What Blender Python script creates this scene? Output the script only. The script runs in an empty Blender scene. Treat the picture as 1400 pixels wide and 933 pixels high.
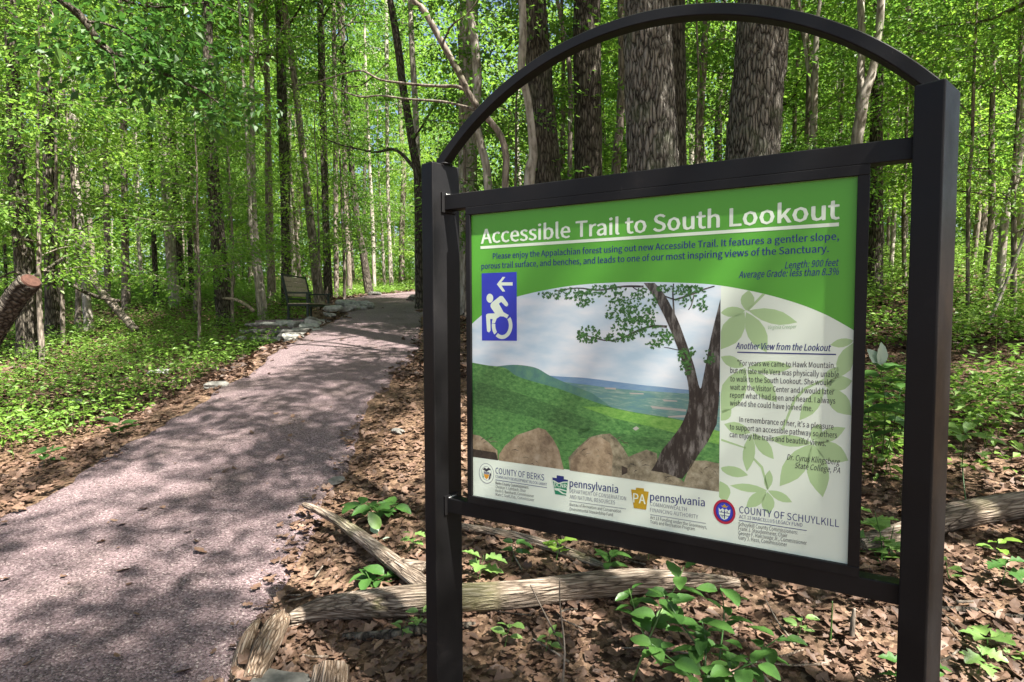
import bpy, math, random
import numpy as np
from mathutils import Vector, Matrix

SC = bpy.context.scene
COL = SC.collection
R = random.Random(7)
NR = np.random.default_rng(11)

# ------------------------------------------------------------------ camera
CAM_Z = 1.5
PITCH, ROLL, FPX = 0.0515, -0.0034, 800.0        # focal length in pixels of the 1400 px wide photograph
cam_d = bpy.data.cameras.new('camera')
cam_d.sensor_width = 36.0
cam_d.lens = FPX / 1400 * 36
cam_d.clip_start = 0.05
cam_d.clip_end = 3000
cam = bpy.data.objects.new('camera', cam_d)
COL.objects.link(cam)
_r = Vector((1, 0, 0)); _u = Vector((0, math.sin(PITCH), math.cos(PITCH)))
_f = Vector((0, math.cos(PITCH), -math.sin(PITCH)))
_cr = _r * math.cos(ROLL) + _u * math.sin(ROLL)
_cu = _u * math.cos(ROLL) - _r * math.sin(ROLL)
_m = Matrix.Identity(4)
for i in range(3):
    _m[i][0] = _cr[i]; _m[i][1] = _cu[i]; _m[i][2] = -_f[i]; _m[i][3] = (0, 0, CAM_Z)[i]
cam.matrix_world = _m
SC.camera = cam
CAMP = Vector((0, 0, CAM_Z))

# ------------------------------------------------------------------ light
SUN_EL = 56.0
SUN_AZ = Vector((0.74, -0.67, 0)).normalized()   # horizontal direction towards the sun
SUN_STRENGTH = 5.0
SKY_STRENGTH = 0.065
EXPOSURE = 2.05
w = bpy.data.worlds.new('World'); SC.world = w; w.use_nodes = True
nt = w.node_tree; nt.nodes.clear()
sky = nt.nodes.new('ShaderNodeTexSky'); sky.sky_type = 'NISHITA'; sky.sun_disc = False
sky.sun_elevation = math.radians(SUN_EL)
sky.sun_rotation = math.atan2(SUN_AZ.x, SUN_AZ.y)
sky.air_density = 1.0; sky.dust_density = 4.0
bg = nt.nodes.new('ShaderNodeBackground'); bg.inputs['Strength'].default_value = SKY_STRENGTH
wo = nt.nodes.new('ShaderNodeOutputWorld')
nt.links.new(sky.outputs[0], bg.inputs[0]); nt.links.new(bg.outputs[0], wo.inputs[0])
sl = bpy.data.lights.new('sun', 'SUN'); sl.energy = SUN_STRENGTH; sl.angle = math.radians(0.55)
sl.color = (1.0, 0.95, 0.87)
so = bpy.data.objects.new('sun', sl); COL.objects.link(so)
sd = (SUN_AZ * math.cos(math.radians(SUN_EL)) + Vector((0, 0, math.sin(math.radians(SUN_EL)))))
so.rotation_euler = sd.to_track_quat('Z', 'Y').to_euler(); so.location = (4, -4, 30)
SC.view_settings.view_transform = 'Standard'; SC.view_settings.look = 'None'
SC.view_settings.exposure = EXPOSURE; SC.view_settings.gamma = 1.0
SC.render.engine = 'CYCLES'
SC.cycles.max_bounces = 8; SC.cycles.transmission_bounces = 6; SC.cycles.diffuse_bounces = 4
SC.cycles.sample_clamp_indirect = 6.0

# ------------------------------------------------------------------ small tools
def tag(o, label=None, cat=None, group=None, kind=None):
    if label: o['label'] = label
    if cat: o['category'] = cat
    if group: o['group'] = group
    if kind: o['kind'] = kind
    return o

def link(name, data, parent=None, mat=None):
    o = bpy.data.objects.new(name, data); COL.objects.link(o)
    if parent is not None: o.parent = parent
    if mat is not None and data is not None and not data.materials: data.materials.append(mat)
    return o

def empty(name, loc, rz=0.0):
    o = bpy.data.objects.new(name, None); COL.objects.link(o)
    o.location = loc; o.rotation_euler = (0, 0, rz); o.empty_display_size = 0.2
    return o

def npmesh(name, V, F, smooth=True):
    """V: Nx3, F: list of int arrays (M,k)"""
    me = bpy.data.meshes.new(name)
    V = np.asarray(V, dtype=np.float32)
    if not isinstance(F, list): F = [F]
    F = [np.asarray(f, dtype=np.int32) for f in F if len(f)]
    me.vertices.add(len(V)); me.vertices.foreach_set('co', V.ravel())
    nl = sum(f.size for f in F); npoly = sum(len(f) for f in F)
    me.loops.add(nl); me.polygons.add(npoly)
    me.loops.foreach_set('vertex_index', np.concatenate([f.ravel() for f in F]))
    st = []; c = 0
    for f in F:
        k = f.shape[1]; st.append(np.arange(len(f), dtype=np.int32) * k + c); c += f.size
    me.polygons.foreach_set('loop_start', np.concatenate(st))
    me.polygons.foreach_set('use_smooth', np.full(npoly, smooth, dtype=bool))
    me.update(calc_edges=True); me.validate()
    return me

class Geo:
    def __init__(s): s.V = []; s.F = {}; s.n = 0
    def add(s, V, *Fs):
        V = np.asarray(V, float)
        for f in Fs:
            f = np.asarray(f, int)
            if len(f): s.F.setdefault(f.shape[1], []).append(f + s.n)
        s.V.append(V); s.n += len(V)
    def mesh(s, name, smooth=True):
        return npmesh(name, np.concatenate(s.V), [np.concatenate(v) for v in s.F.values()], smooth)

_lat = NR.random((64, 64))
def vnoise(x, y):
    x = np.asarray(x, float); y = np.asarray(y, float)
    xi = np.floor(x).astype(int); yi = np.floor(y).astype(int)
    fx = x - xi; fy = y - yi
    fx = fx * fx * (3 - 2 * fx); fy = fy * fy * (3 - 2 * fy)
    a = _lat[xi % 64, yi % 64]; b = _lat[(xi + 1) % 64, yi % 64]
    c = _lat[xi % 64, (yi + 1) % 64]; d = _lat[(xi + 1) % 64, (yi + 1) % 64]
    return (a * (1 - fx) + b * fx) * (1 - fy) + (c * (1 - fx) + d * fx) * fy
def fbm(x, y, o=4):
    s = 0; a = .5
    for i in range(o):
        s = s + a * vnoise(x * 2 ** i + 13.7 * i, y * 2 ** i + 5.1 * i); a *= .5
    return s
def sstep(t): t = np.clip(t, 0, 1); return t * t * (3 - 2 * t)

# ------------------------------------------------------------------ terrain
LX = np.array([[-14, -2.75], [2, -2.75], [3.2, -2.78], [5.2, -2.95], [8.5, -3.2], [10.6, -3.35], [12, -3.3], [14, -4.1], [17, -5.0], [20, -4.8], [23.4, -3.65], [27, -1.4], [32, 3.0], [40, 11]])
RX = np.array([[-14, -.85], [2, -.88], [3.2, -1.08], [5.2, -1.24], [8.5, -1.30], [11, -1.62], [14, -2.15], [17, -2.75], [20, -2.7], [23.4, -1.9], [27, .3], [32, 4.8], [40, 12.6]])
def left_x(y): return np.interp(y, LX[:, 0], LX[:, 1])
def right_x(y): return np.interp(y, RX[:, 0], RX[:, 1])
def base_z(y):
    y = np.asarray(y, float)
    z = .12 * y
    z = np.where(y > 12, 1.44 + .075 * (y - 12), z)
    z = np.where(y > 60, 1.44 + .075 * 48 + .03 * (y - 60), z)
    z = np.where(y > 300, 1.44 + .075 * 48 + .03 * 240, z)
    return np.where(y < -30, -3.6, z)
def terr(x, y, raw=False):
    x = np.asarray(x, float); y = np.asarray(y, float)
    z = base_z(y)
    rr = np.clip(x - .9, 0, 60); z = z + .085 * rr
    dl = left_x(y) - x
    drop = np.where(y < 13, np.where(y > 7, .45, .45 * sstep((y + 2) / 9) + .04), .45 - .3 * sstep((y - 13) / 5))
    z = z - drop * sstep(dl / 1.3) + .012 * np.clip(dl - 3, 0, 40)
    off = np.maximum(dl, x - right_x(y))
    am = sstep(off / .6)
    z = z + am * ((fbm(x * .5 + 9, y * .5) - .47) * .22 + (fbm(x * 3, y * 3 + 4, 3) - .44) * .07)
    return z
def tz(x, y): return float(terr(x, y))

def ray(u, v):
    a = u - 700; b = v - 466.5
    x = a * math.cos(ROLL) + b * math.sin(ROLL)
    y = -a * math.sin(ROLL) + b * math.cos(ROLL)
    return Vector((x, FPX * math.cos(PITCH) - y * math.sin(PITCH), -y * math.cos(PITCH) - FPX * math.sin(PITCH)))
def at(u, v, Y):
    d = ray(u, v); return CAMP + d * (Y / d.y)
def gnd(u, v, up=0.0):
    d = ray(u, v); d = d / d.y; t = .8
    while t < 80:
        p = CAMP + d * t
        if p.z < tz(p.x, p.y) + up: return p
        t += .02 if t < 12 else .1
    return CAMP + d * 80

# ------------------------------------------------------------------ materials
def nmat(name):
    m = bpy.data.materials.new(name); m.use_nodes = True
    n = m.node_tree; n.nodes.clear()
    out = n.nodes.new('ShaderNodeOutputMaterial')
    return m, n, out
def N(n, t, **kw):
    x = n.nodes.new(t)
    for k, v in kw.items():
        if k in x.inputs.keys() if hasattr(x.inputs, 'keys') else False: x.inputs[k].default_value = v
        else: setattr(x, k, v)
    return x
def ramp(n, stops, interp='LINEAR'):
    r = n.nodes.new('ShaderNodeValToRGB'); r.color_ramp.interpolation = interp
    e = r.color_ramp.elements
    while len(e) > 1: e.remove(e[-1])
    e[0].position = stops[0][0]; e[0].color = (*stops[0][1], 1)
    for p, c in stops[1:]:
        q = e.new(p); q.color = (*c, 1)
    return r
def texco(n, scale=(1, 1, 1), which='Object'):
    t = n.nodes.new('ShaderNodeTexCoord'); mp = n.nodes.new('ShaderNodeMapping')
    mp.inputs['Scale'].default_value = scale
    n.links.new(t.outputs[which], mp.inputs[0]); return mp
def noise(n, co, sc, det=4, rough=.55, dist=0.0):
    x = n.nodes.new('ShaderNodeTexNoise')
    x.inputs['Scale'].default_value = sc; x.inputs['Detail'].default_value = det
    x.inputs['Roughness'].default_value = rough; x.inputs['Distortion'].default_value = dist
    n.links.new(co.outputs[0], x.inputs['Vector']); return x
def bump(n, src, st, dist):
    b = n.nodes.new('ShaderNodeBump'); b.inputs['Strength'].default_value = st; b.inputs['Distance'].default_value = dist
    n.links.new(src, b.inputs['Height']); return b
def plain(name, col, rough=.6, spec=.3, metal=0.0, var=.0, scale=20, bmp=0, coat=0):
    m, n, out = nmat(name)
    p = n.nodes.new('ShaderNodeBsdfPrincipled'); p.inputs['Roughness'].default_value = rough
    p.inputs['Specular IOR Level'].default_value = spec; p.inputs['Metallic'].default_value = metal
    p.inputs['Coat Weight'].default_value = coat
    co = texco(n); nz = noise(n, co, scale, 5)
    lo = tuple(max(0, c * (1 - var)) for c in col); hi = tuple(min(1, c * (1 + var)) for c in col)
    r = ramp(n, [(.3, lo), (.7, hi)]); n.links.new(nz.outputs[0], r.inputs[0]); n.links.new(r.outputs[0], p.inputs['Base Color'])
    if bmp: b = bump(n, nz.outputs[0], bmp, .01); n.links.new(b.outputs[0], p.inputs['Normal'])
    n.links.new(p.outputs[0], out.inputs[0]); return m

def leafmat(name, stops, trans=.42, tmul=1.6, gloss=.025, rough=.5, noise_sc=0, ow=.5):
    m, n, out = nmat(name)
    g = n.nodes.new('ShaderNodeNewGeometry')
    oi = n.nodes.new('ShaderNodeObjectInfo')
    ad = n.nodes.new('ShaderNodeMath'); ad.operation = 'MULTIPLY_ADD'; ad.inputs[1].default_value = ow
    n.links.new(oi.outputs['Random'], ad.inputs[0])
    ms = n.nodes.new('ShaderNodeMath'); ms.operation = 'MULTIPLY'; ms.inputs[1].default_value = 1 - ow
    n.links.new(g.outputs['Random Per Island'], ms.inputs[0]); n.links.new(ms.outputs[0], ad.inputs[2])
    r = ramp(n, stops); n.links.new(ad.outputs[0], r.inputs[0])
    col = r.outputs[0]
    if noise_sc:
        co = texco(n); nz = noise(n, co, noise_sc, 4)
        mx = n.nodes.new('ShaderNodeMix'); mx.data_type = 'RGBA'; mx.blend_type = 'MULTIPLY'; mx.inputs[0].default_value = .5
        rr = ramp(n, [(.35, (.55, .5, .45)), (.6, (1, 1, 1))]); n.links.new(nz.outputs[0], rr.inputs[0])
        n.links.new(col, mx.inputs[6]); n.links.new(rr.outputs[0], mx.inputs[7]); col = mx.outputs[2]
    d = n.nodes.new('ShaderNodeBsdfDiffuse'); t = n.nodes.new('ShaderNodeBsdfTranslucent')
    gl = n.nodes.new('ShaderNodeBsdfGlossy'); gl.inputs['Roughness'].default_value = rough
    gl.inputs['Color'].default_value = (1, 1, 1, 1)
    mul = n.nodes.new('ShaderNodeMix'); mul.data_type = 'RGBA'; mul.blend_type = 'MULTIPLY'; mul.inputs[0].default_value = 1
    mul.inputs[7].default_value = (tmul * .92, tmul, tmul * .9, 1)
    n.links.new(col, mul.inputs[6]); n.links.new(mul.outputs[2], t.inputs[0]); n.links.new(col, d.inputs[0])
    a = n.nodes.new('ShaderNodeMixShader'); a.inputs[0].default_value = trans
    n.links.new(d.outputs[0], a.inputs[1]); n.links.new(t.outputs[0], a.inputs[2])
    b = n.nodes.new('ShaderNodeMixShader'); b.inputs[0].default_value = gloss
    n.links.new(a.outputs[0], b.inputs[1]); n.links.new(gl.outputs[0], b.inputs[2])
    n.links.new(b.outputs[0], out.inputs[0]); return m

def barkmat(name, dark, mid, light, sc=1.0, bst=.8, ridges=16.0, patch=None, axis='z', bd=.02, st=.17, vw=1.3, nw=1.0, rp=(.42, .62, .95)):
    m, n, out = nmat(name)
    p = n.nodes.new('ShaderNodeBsdfPrincipled'); p.inputs['Roughness'].default_value = .9
    p.inputs['Specular IOR Level'].default_value = .15
    co = texco(n, (ridges * sc * (.10 if axis == 'x' else 1), ridges * sc, ridges * sc * (1 if axis == 'x' else st)))
    vo = n.nodes.new('ShaderNodeTexVoronoi'); vo.feature = 'DISTANCE_TO_EDGE'; vo.inputs['Scale'].default_value = 1.5
    nz0 = noise(n, co, 1.2, 5, .6)
    mxv = n.nodes.new('ShaderNodeVectorMath'); mxv.operation = 'MULTIPLY_ADD'; mxv.inputs[1].default_value = (.8, .8, .8)
    n.links.new(nz0.outputs['Color'], mxv.inputs[0]); n.links.new(co.outputs[0], mxv.inputs[2])
    n.links.new(mxv.outputs[0], vo.inputs['Vector'])
    co2 = texco(n, (sc * (.25 if axis == 'x' else 1), sc * (3 if axis == 'x' else 1), sc * (3 if axis == 'x' else .6))); nz = noise(n, co2, 9, 6, .65)
    add = n.nodes.new('ShaderNodeMath'); add.operation = 'MULTIPLY_ADD'; add.inputs[1].default_value = vw
    nm = n.nodes.new('ShaderNodeMath'); nm.operation = 'MULTIPLY'; nm.inputs[1].default_value = nw
    n.links.new(nz.outputs[0], nm.inputs[0]); n.links.new(vo.outputs[0], add.inputs[0]); n.links.new(nm.outputs[0], add.inputs[2])
    r = ramp(n, [(rp[0], dark), (rp[1], mid), (rp[2], light)])
    n.links.new(add.outputs[0], r.inputs[0])
    col = r.outputs[0]
    co3 = texco(n); n3 = noise(n, co3, 2.2, 4, .6)
    r3 = ramp(n, [(.56, (0, 0, 0)), (.68, (1, 1, 1))]); n.links.new(n3.outputs[0], r3.inputs[0])
    mx = n.nodes.new('ShaderNodeMix'); mx.data_type = 'RGBA'
    m2 = n.nodes.new('ShaderNodeMath'); m2.operation = 'MULTIPLY'; m2.inputs[1].default_value = .45
    n.links.new(r3.outputs[0], m2.inputs[0]); n.links.new(m2.outputs[0], mx.inputs[0])
    n.links.new(col, mx.inputs[6]); mx.inputs[7].default_value = (*(patch or (mid[0] * .8, mid[1] * 1.1, mid[2] * .7)), 1)
    n.links.new(mx.outputs[2], p.inputs['Base Color'])
    b = bump(n, add.outputs[0], bst, bd / sc); n.links.new(b.outputs[0], p.inputs['Normal'])
    n.links.new(p.outputs[0], out.inputs[0]); return m

M = {}
M['leaf_up'] = leafmat('understory_leaves', [(0, (.05, .11, .02)), (.3, (.09, .18, .026)), (.55, (.14, .235, .032)), (.8, (.19, .295, .038)), (1, (.25, .345, .045))], trans=.46, tmul=2.15)
M['leaf_sh'] = leafmat('shaded_overhanging_leaves', [(0, (.03, .085, .018)), (.6, (.065, .15, .025)), (1, (.11, .21, .035))], trans=.35, tmul=1.9)  # darker green puts the shade these leaves hang in into their colour
M['leaf_hi'] = leafmat('canopy_leaves', [(0, (.06, .13, .022)), (.5, (.10, .20, .028)), (1, (.18, .29, .035))], trans=.42, tmul=1.8)
M['leaf_gc'] = leafmat('ground_cover_leaves', [(0, (.07, .15, .022)), (.4, (.12, .22, .03)), (.8, (.18, .29, .045)), (1, (.25, .34, .06))], trans=.35, tmul=1.7)
M['leaf_dk'] = leafmat('glossy_leaves', [(0, (.035, .10, .022)), (.6, (.06, .145, .03)), (1, (.09, .19, .04))], trans=.25, tmul=1.8, gloss=.045, rough=.4, noise_sc=40)
M['leaf_lt'] = leafmat('bright_leaves', [(0, (.12, .24, .05)), (1, (.2, .34, .08))], trans=.35, tmul=1.5, gloss=.06, noise_sc=40)
M['leaf_pale'] = leafmat('pale_leaves', [(0, (.32, .42, .32)), (1, (.45, .52, .42))], trans=.2, tmul=1.1, gloss=.04)
M['litter'] = leafmat('dead_leaves', [(0, (.035, .02, .013)), (.3, (.10, .058, .038)), (.6, (.19, .115, .078)), (.82, (.3, .205, .145)), (1, (.58, .46, .37))], trans=.12, tmul=1.1, gloss=.03, rough=.6, noise_sc=60)
M['oak'] = barkmat('oak_bark', (.02, .017, .014), (.13, .118, .10), (.30, .275, .24), 1.0, 1.0, 20, bd=.03, st=.2, vw=2.3, nw=.6, rp=(.32, .52, .95))
M['bark_dk'] = barkmat('dark_bark', (.018, .015, .012), (.065, .055, .043), (.16, .14, .11), 1.2, .9, 16, bd=.03, st=.2, vw=2.0, nw=.7, rp=(.34, .56, 1.0))
M['bark_md'] = barkmat('grey_brown_bark', (.06, .05, .04), (.15, .125, .10), (.27, .23, .19), 1.4, .5, 10)
M['bark_lt'] = barkmat('pale_bark', (.15, .13, .105), (.28, .25, .21), (.42, .38, .33), 1.6, .3, 6)
M['deadwood'] = barkmat('weathered_wood', (.05, .037, .028), (.26, .2, .15), (.46, .38, .31), 1.0, .9, 34)
M['splinter'] = barkmat('splintered_wood', (.05, .033, .022), (.27, .19, .13), (.5, .4, .31), 1.0, .9, 60, axis='x')
M['deadlog'] = barkmat('weathered_log_wood', (.032, .024, .019), (.19, .148, .112), (.37, .31, .25), 1.0, .9, 44, patch=(.16, .17, .06), axis='x')
M['cutwood'] = plain('cut_wood_face', (.07, .034, .024), .8, .2, var=.3, scale=40)
M['stone'] = plain('lichened_stone', (.15, .145, .13), .9, .2, var=.6, scale=14, bmp=.6)
M['stone_lt'] = plain('pale_stone', (.25, .25, .225), .9, .2, var=.35, scale=20, bmp=.5)
M['metal'] = None
def paint():
    m, n, out = nmat('black_powder_coated_steel')
    p = n.nodes.new('ShaderNodeBsdfPrincipled')
    co = texco(n); nz = noise(n, co, 260, 3, .6); n2 = noise(n, co, 7, 5, .6)
    r = ramp(n, [(.4, (.007, .007, .0075)), (.62, (.010, .0095, .010)), (.8, (.024, .021, .02))]); n.links.new(n2.outputs[0], r.inputs[0])
    n.links.new(r.outputs[0], p.inputs['Base Color'])
    rr = ramp(n, [(.3, (.38,) * 3), (.75, (.6,) * 3)]); n.links.new(n2.outputs[0], rr.inputs[0]); n.links.new(rr.outputs[0], p.inputs['Roughness'])
    p.inputs['Specular IOR Level'].default_value = .22
    co4 = texco(n, (60, 60, 9)); n4 = noise(n, co4, 1.0, 6, .75); co5 = texco(n); n5 = noise(n, co5, 3.0, 3, .5)
    m4 = n.nodes.new('ShaderNodeMath'); m4.operation = 'MULTIPLY'; n.links.new(n4.outputs[0], m4.inputs[0]); n.links.new(n5.outputs[0], m4.inputs[1])
    r4 = ramp(n, [(.37, (0, 0, 0)), (.46, (1, 1, 1))]); n.links.new(m4.outputs[0], r4.inputs[0])
    mw = n.nodes.new('ShaderNodeMix'); mw.data_type = 'RGBA'; n.links.new(r4.outputs[0], mw.inputs[0]); n.links.new(r.outputs[0], mw.inputs[6]); mw.inputs[7].default_value = (.09, .08, .075, 1)
    n.links.new(mw.outputs[2], p.inputs['Base Color'])
    b = bump(n, nz.outputs[0], .25, .0006); n.links.new(b.outputs[0], p.inputs['Normal'])
    n.links.new(p.outputs[0], out.inputs[0]); return m
M['metal'] = paint()
M['weld'] = plain('bare_weld_metal', (.45, .45, .45), .4, .5, .7, var=.3, scale=200, bmp=.4)
M['green_metal'] = plain('dark_green_metal', (.012, .022, .018), .5, .4, var=.2)
M['slat'] = plain('weathered_slat_wood', (.34, .28, .22), .8, .2, var=.3, scale=30)

def forest_floor():
    m, n, out = nmat('forest_floor_soil')
    p = n.nodes.new('ShaderNodeBsdfPrincipled'); p.inputs['Roughness'].default_value = .95; p.inputs['Specular IOR Level'].default_value = .1
    co = texco(n); a = noise(n, co, 14, 8, .7); v = n.nodes.new('ShaderNodeTexVoronoi'); v.inputs['Scale'].default_value = 48
    n.links.new(co.outputs[0], v.inputs['Vector'])
    r = ramp(n, [(0, (.05, .033, .022)), (.35, (.11, .072, .048)), (.7, (.2, .135, .09)), (1, (.3, .21, .15))])
    n.links.new(v.outputs['Color'], r.inputs[0])
    b2 = noise(n, co, .5, 4, .6); r2 = ramp(n, [(.4, (.75, .7, .65)), (.65, (1, 1, 1))]); n.links.new(b2.outputs[0], r2.inputs[0])
    mx = n.nodes.new('ShaderNodeMix'); mx.data_type = 'RGBA'; mx.blend_type = 'MULTIPLY'; mx.inputs[0].default_value = 1
    n.links.new(r.outputs[0], mx.inputs[6]); n.links.new(r2.outputs[0], mx.inputs[7]); n.links.new(mx.outputs[2], p.inputs['Base Color'])
    b = bump(n, a.outputs[0], .8, .03); n.links.new(b.outputs[0], p.inputs['Normal'])
    n.links.new(p.outputs[0], out.inputs[0]); return m
def gravel():
    m, n, out = nmat('porous_red_grey_gravel')
    p = n.nodes.new('ShaderNodeBsdfPrincipled'); p.inputs['Roughness'].default_value = .9; p.inputs['Specular IOR Level'].default_value = .2
    co = texco(n)
    v = n.nodes.new('ShaderNodeTexVoronoi'); v.inputs['Scale'].default_value = 150; v.inputs['Randomness'].default_value = 1
    n.links.new(co.outputs[0], v.inputs['Vector'])
    sp = n.nodes.new('ShaderNodeSeparateColor'); n.links.new(v.outputs['Color'], sp.inputs[0])
    r = ramp(n, [(0, (.07, .055, .054)), (.35, (.15, .108, .112)), (.7, (.215, .158, .164)), (.93, (.28, .22, .22)), (1, (.42, .35, .33))])
    n.links.new(sp.outputs[0], r.inputs[0])
    big = noise(n, co, 1.3, 5, .6); r2 = ramp(n, [(.36, (.72, .72, .68)), (.5, (.95, .93, .93)), (.64, (1.0, 1.0, 1.0))]); n.links.new(big.outputs[0], r2.inputs[0])
    mx = n.nodes.new('ShaderNodeMix'); mx.data_type = 'RGBA'; mx.blend_type = 'MULTIPLY'; mx.inputs[0].default_value = 1
    n.links.new(r.outputs[0], mx.inputs[6]); n.links.new(r2.outputs[0], mx.inputs[7]); n.links.new(mx.outputs[2], p.inputs['Base Color'])
    b = bump(n, v.outputs['Distance'], .9, .008); b.invert = True
    b2 = bump(n, big.outputs[0], .3, .05); n.links.new(b.outputs[0], b2.inputs['Normal'])
    n.links.new(b2.outputs[0], p.inputs['Normal']); n.links.new(p.outputs[0], out.inputs[0]); return m
M['floor'] = forest_floor(); M['gravel'] = gravel()

# ------------------------------------------------------------------ ground and path
def axis(a, b, segs):
    out = []
    for (p, q, st) in segs: out += list(np.arange(p, q, st))
    return np.array(out + [b])
gx = np.unique(np.concatenate([np.linspace(-900, -60, 16), np.arange(-60, -10, 1.2), np.arange(-10, -4, .25), np.arange(-4, 4, .08), np.arange(4, 12, .25), np.arange(12, 60, 1.2), np.linspace(60, 900, 16)]))
gy = np.unique(np.concatenate([np.linspace(-900, -30, 12), np.arange(-30, -1, 1.0), np.arange(-1, 6, .08), np.arange(6, 16, .16), np.arange(16, 30, .4), np.arange(30, 80, 1.2), np.linspace(80, 1500, 22)]))
def grid_mesh(name, X, Y, Z, smooth=True):
    h, wd = X.shape
    idx = np.arange(h * wd).reshape(h, wd)
    F = np.stack([idx[:-1, :-1], idx[:-1, 1:], idx[1:, 1:], idx[1:, :-1]], -1).reshape(-1, 4)
    return npmesh(name, np.stack([X, Y, Z], -1).reshape(-1, 3), F, smooth)
GX, GY = np.meshgrid(gx, gy)
g = link('ground', grid_mesh('ground', GX, GY, terr(GX, GY)), None, M['floor'])
tag(g, 'brown forest floor rising gently away from the sign', None, kind='structure')

py = np.concatenate([np.arange(-8, 12, .07), np.arange(12, 40, .2)])
nt_ = 37
PX = []; PY = []; PZ = []
for y in py:
    l = left_x(y) + (vnoise(y * 1.7, 3) - .5) * .16 + (vnoise(y * 7, 8) - .5) * .07
    r_ = right_x(y) + (vnoise(y * 1.5, 23) - .5) * .18 + (vnoise(y * 7, 18) - .5) * .07
    t = np.linspace(0, 1, nt_); x = l + (r_ - l) * t
    edge = np.minimum(t, 1 - t)
    z = np.maximum(terr(x, np.full_like(x, y)), base_z(y) - .02) + .022 + .012 * np.sin(np.pi * t) - .05 * (1 - sstep(edge / .03))
    PX.append(x); PY.append(np.full_like(x, y)); PZ.append(z)
p_ = link('path', grid_mesh('path', np.array(PX), np.array(PY), np.array(PZ)), None, M['gravel'])
tag(p_, 'reddish grey porous trail surface curving uphill past the bench', None, kind='structure')

# ------------------------------------------------------------------ tubes, boxes, rocks
def tube(G, pts, rad, sides=8, disp=None, cap=True):
    P = np.array([list(p) for p in pts], float); n = len(P)
    T = np.gradient(P, axis=0); T /= np.linalg.norm(T, axis=1)[:, None] + 1e-9
    ref = np.array([1., 0, 0]) if abs(T[0][0]) < .8 else np.array([0, 0, 1.])
    U = ref - T * (T @ ref)[:, None]; U /= np.linalg.norm(U, axis=1)[:, None] + 1e-9
    Wv = np.cross(T, U)
    a = np.linspace(0, 2 * np.pi, sides, endpoint=False)
    rad = np.asarray(rad, float).reshape(-1, 1) * np.ones((n, sides))
    if disp is not None:
        s = np.concatenate([[0], np.cumsum(np.linalg.norm(np.diff(P, axis=0), axis=1))])
        rad = rad + disp(a[None, :] * np.ones((n, 1)), s[:, None] * np.ones((1, sides)), rad)
    V = P[:, None, :] + rad[..., None] * (np.cos(a)[None, :, None] * U[:, None, :] + np.sin(a)[None, :, None] * Wv[:, None, :])
    idx = np.arange(n * sides).reshape(n, sides)
    F = np.stack([idx[:-1], np.roll(idx[:-1], -1, 1), np.roll(idx[1:], -1, 1), idx[1:]], -1).reshape(-1, 4)
    V = V.reshape(-1, 3)
    if cap:
        V = np.vstack([V, P[0], P[-1]])
        b = idx[0]; t = idx[-1]
        F3 = np.vstack([np.stack([np.roll(b, -1), b, np.full(sides, n * sides)], -1), np.stack([t, np.roll(t, -1), np.full(sides, n * sides + 1)], -1)])
        G.add(V, F, F3)
    else: G.add(V, F)
def smooth_path(pts, n):
    P = np.array([list(p) for p in pts], float); m = len(P)
    t = np.linspace(0, m - 1, n); out = []
    for q in t:
        i = min(int(q), m - 2); f = q - i
        p0 = P[max(i - 1, 0)]; p1 = P[i]; p2 = P[i + 1]; p3 = P[min(i + 2, m - 1)]
        out.append(.5 * ((2 * p1) + (-p0 + p2) * f + (2 * p0 - 5 * p1 + 4 * p2 - p3) * f * f + (-p0 + 3 * p1 - 3 * p2 + p3) * f ** 3))
    return np.array(out)
def box_mesh(name, x0, x1, y0, y1, z0, z1, bev=.002):
    import bmesh
    bm = bmesh.new(); bmesh.ops.create_cube(bm, size=1)
    for v in bm.verts: v.co = Vector(((x0 + x1) / 2 + v.co.x * (x1 - x0), (y0 + y1) / 2 + v.co.y * (y1 - y0), (z0 + z1) / 2 + v.co.z * (z1 - z0)))
    if bev: bmesh.ops.bevel(bm, geom=bm.edges[:], offset=bev, segments=2, profile=.5, affect='EDGES')
    me = bpy.data.meshes.new(name); bm.to_mesh(me); bm.free()
    return me
def rock_mesh(name, sx, sy, sz, seed, flat=.5, sub=3):
    import bmesh
    bm = bmesh.new(); bmesh.ops.create_icosphere(bm, subdivisions=sub, radius=1)
    rr = random.Random(seed); pl = []
    for i in range(9):
        d = Vector((rr.gauss(0, 1), rr.gauss(0, 1), rr.gauss(0, 1))).normalized(); pl.append((d, rr.uniform(.5, .85)))
    pl += [(Vector((0, 0, 1)), flat), (Vector((0, 0, -1)), flat)]
    for v in bm.verts:
        c = v.co.copy()
        for d, h in pl:
            k = c.dot(d)
            if k > h: c -= d * (k - h) * .92
        k = .05 * (math.sin(c.x * 9 + seed) * math.cos(c.y * 8 + seed * 2) + math.sin(c.z * 11 + c.x * 6))
        c *= 1 + k
        v.co = Vector((c.x * sx * 1.25, c.y * sy * 1.25, c.z * sz * 1.25))
    me = bpy.data.meshes.new(name); bm.to_mesh(me); bm.free()
    for p in me.polygons: p.use_smooth = False
    return me

def bark_disp(amp, k=9, zs=3.0, seed=0):
    def f(a, s, r):
        # vertical ridges that wander and break
        u = a / (2 * np.pi) * k * 2
        wob = (fbm(s * 1.1 + seed, a * 0 + seed, 3) - .5) * 3
        x1 = vnoise((u + wob) % 64, s * zs + seed)
        e = vnoise((u * 2 + wob * 1.3 + 7) % 64, s * zs * 2.2 + seed)
        # wrap seam: blend by mirrored coordinate
        return amp * ((np.abs(x1 - .5) * 2) ** .7 - .5 + .5 * (e - .5)) + r * .06 * np.sin(a * 2 + s * .7 + seed)
    return f

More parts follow.
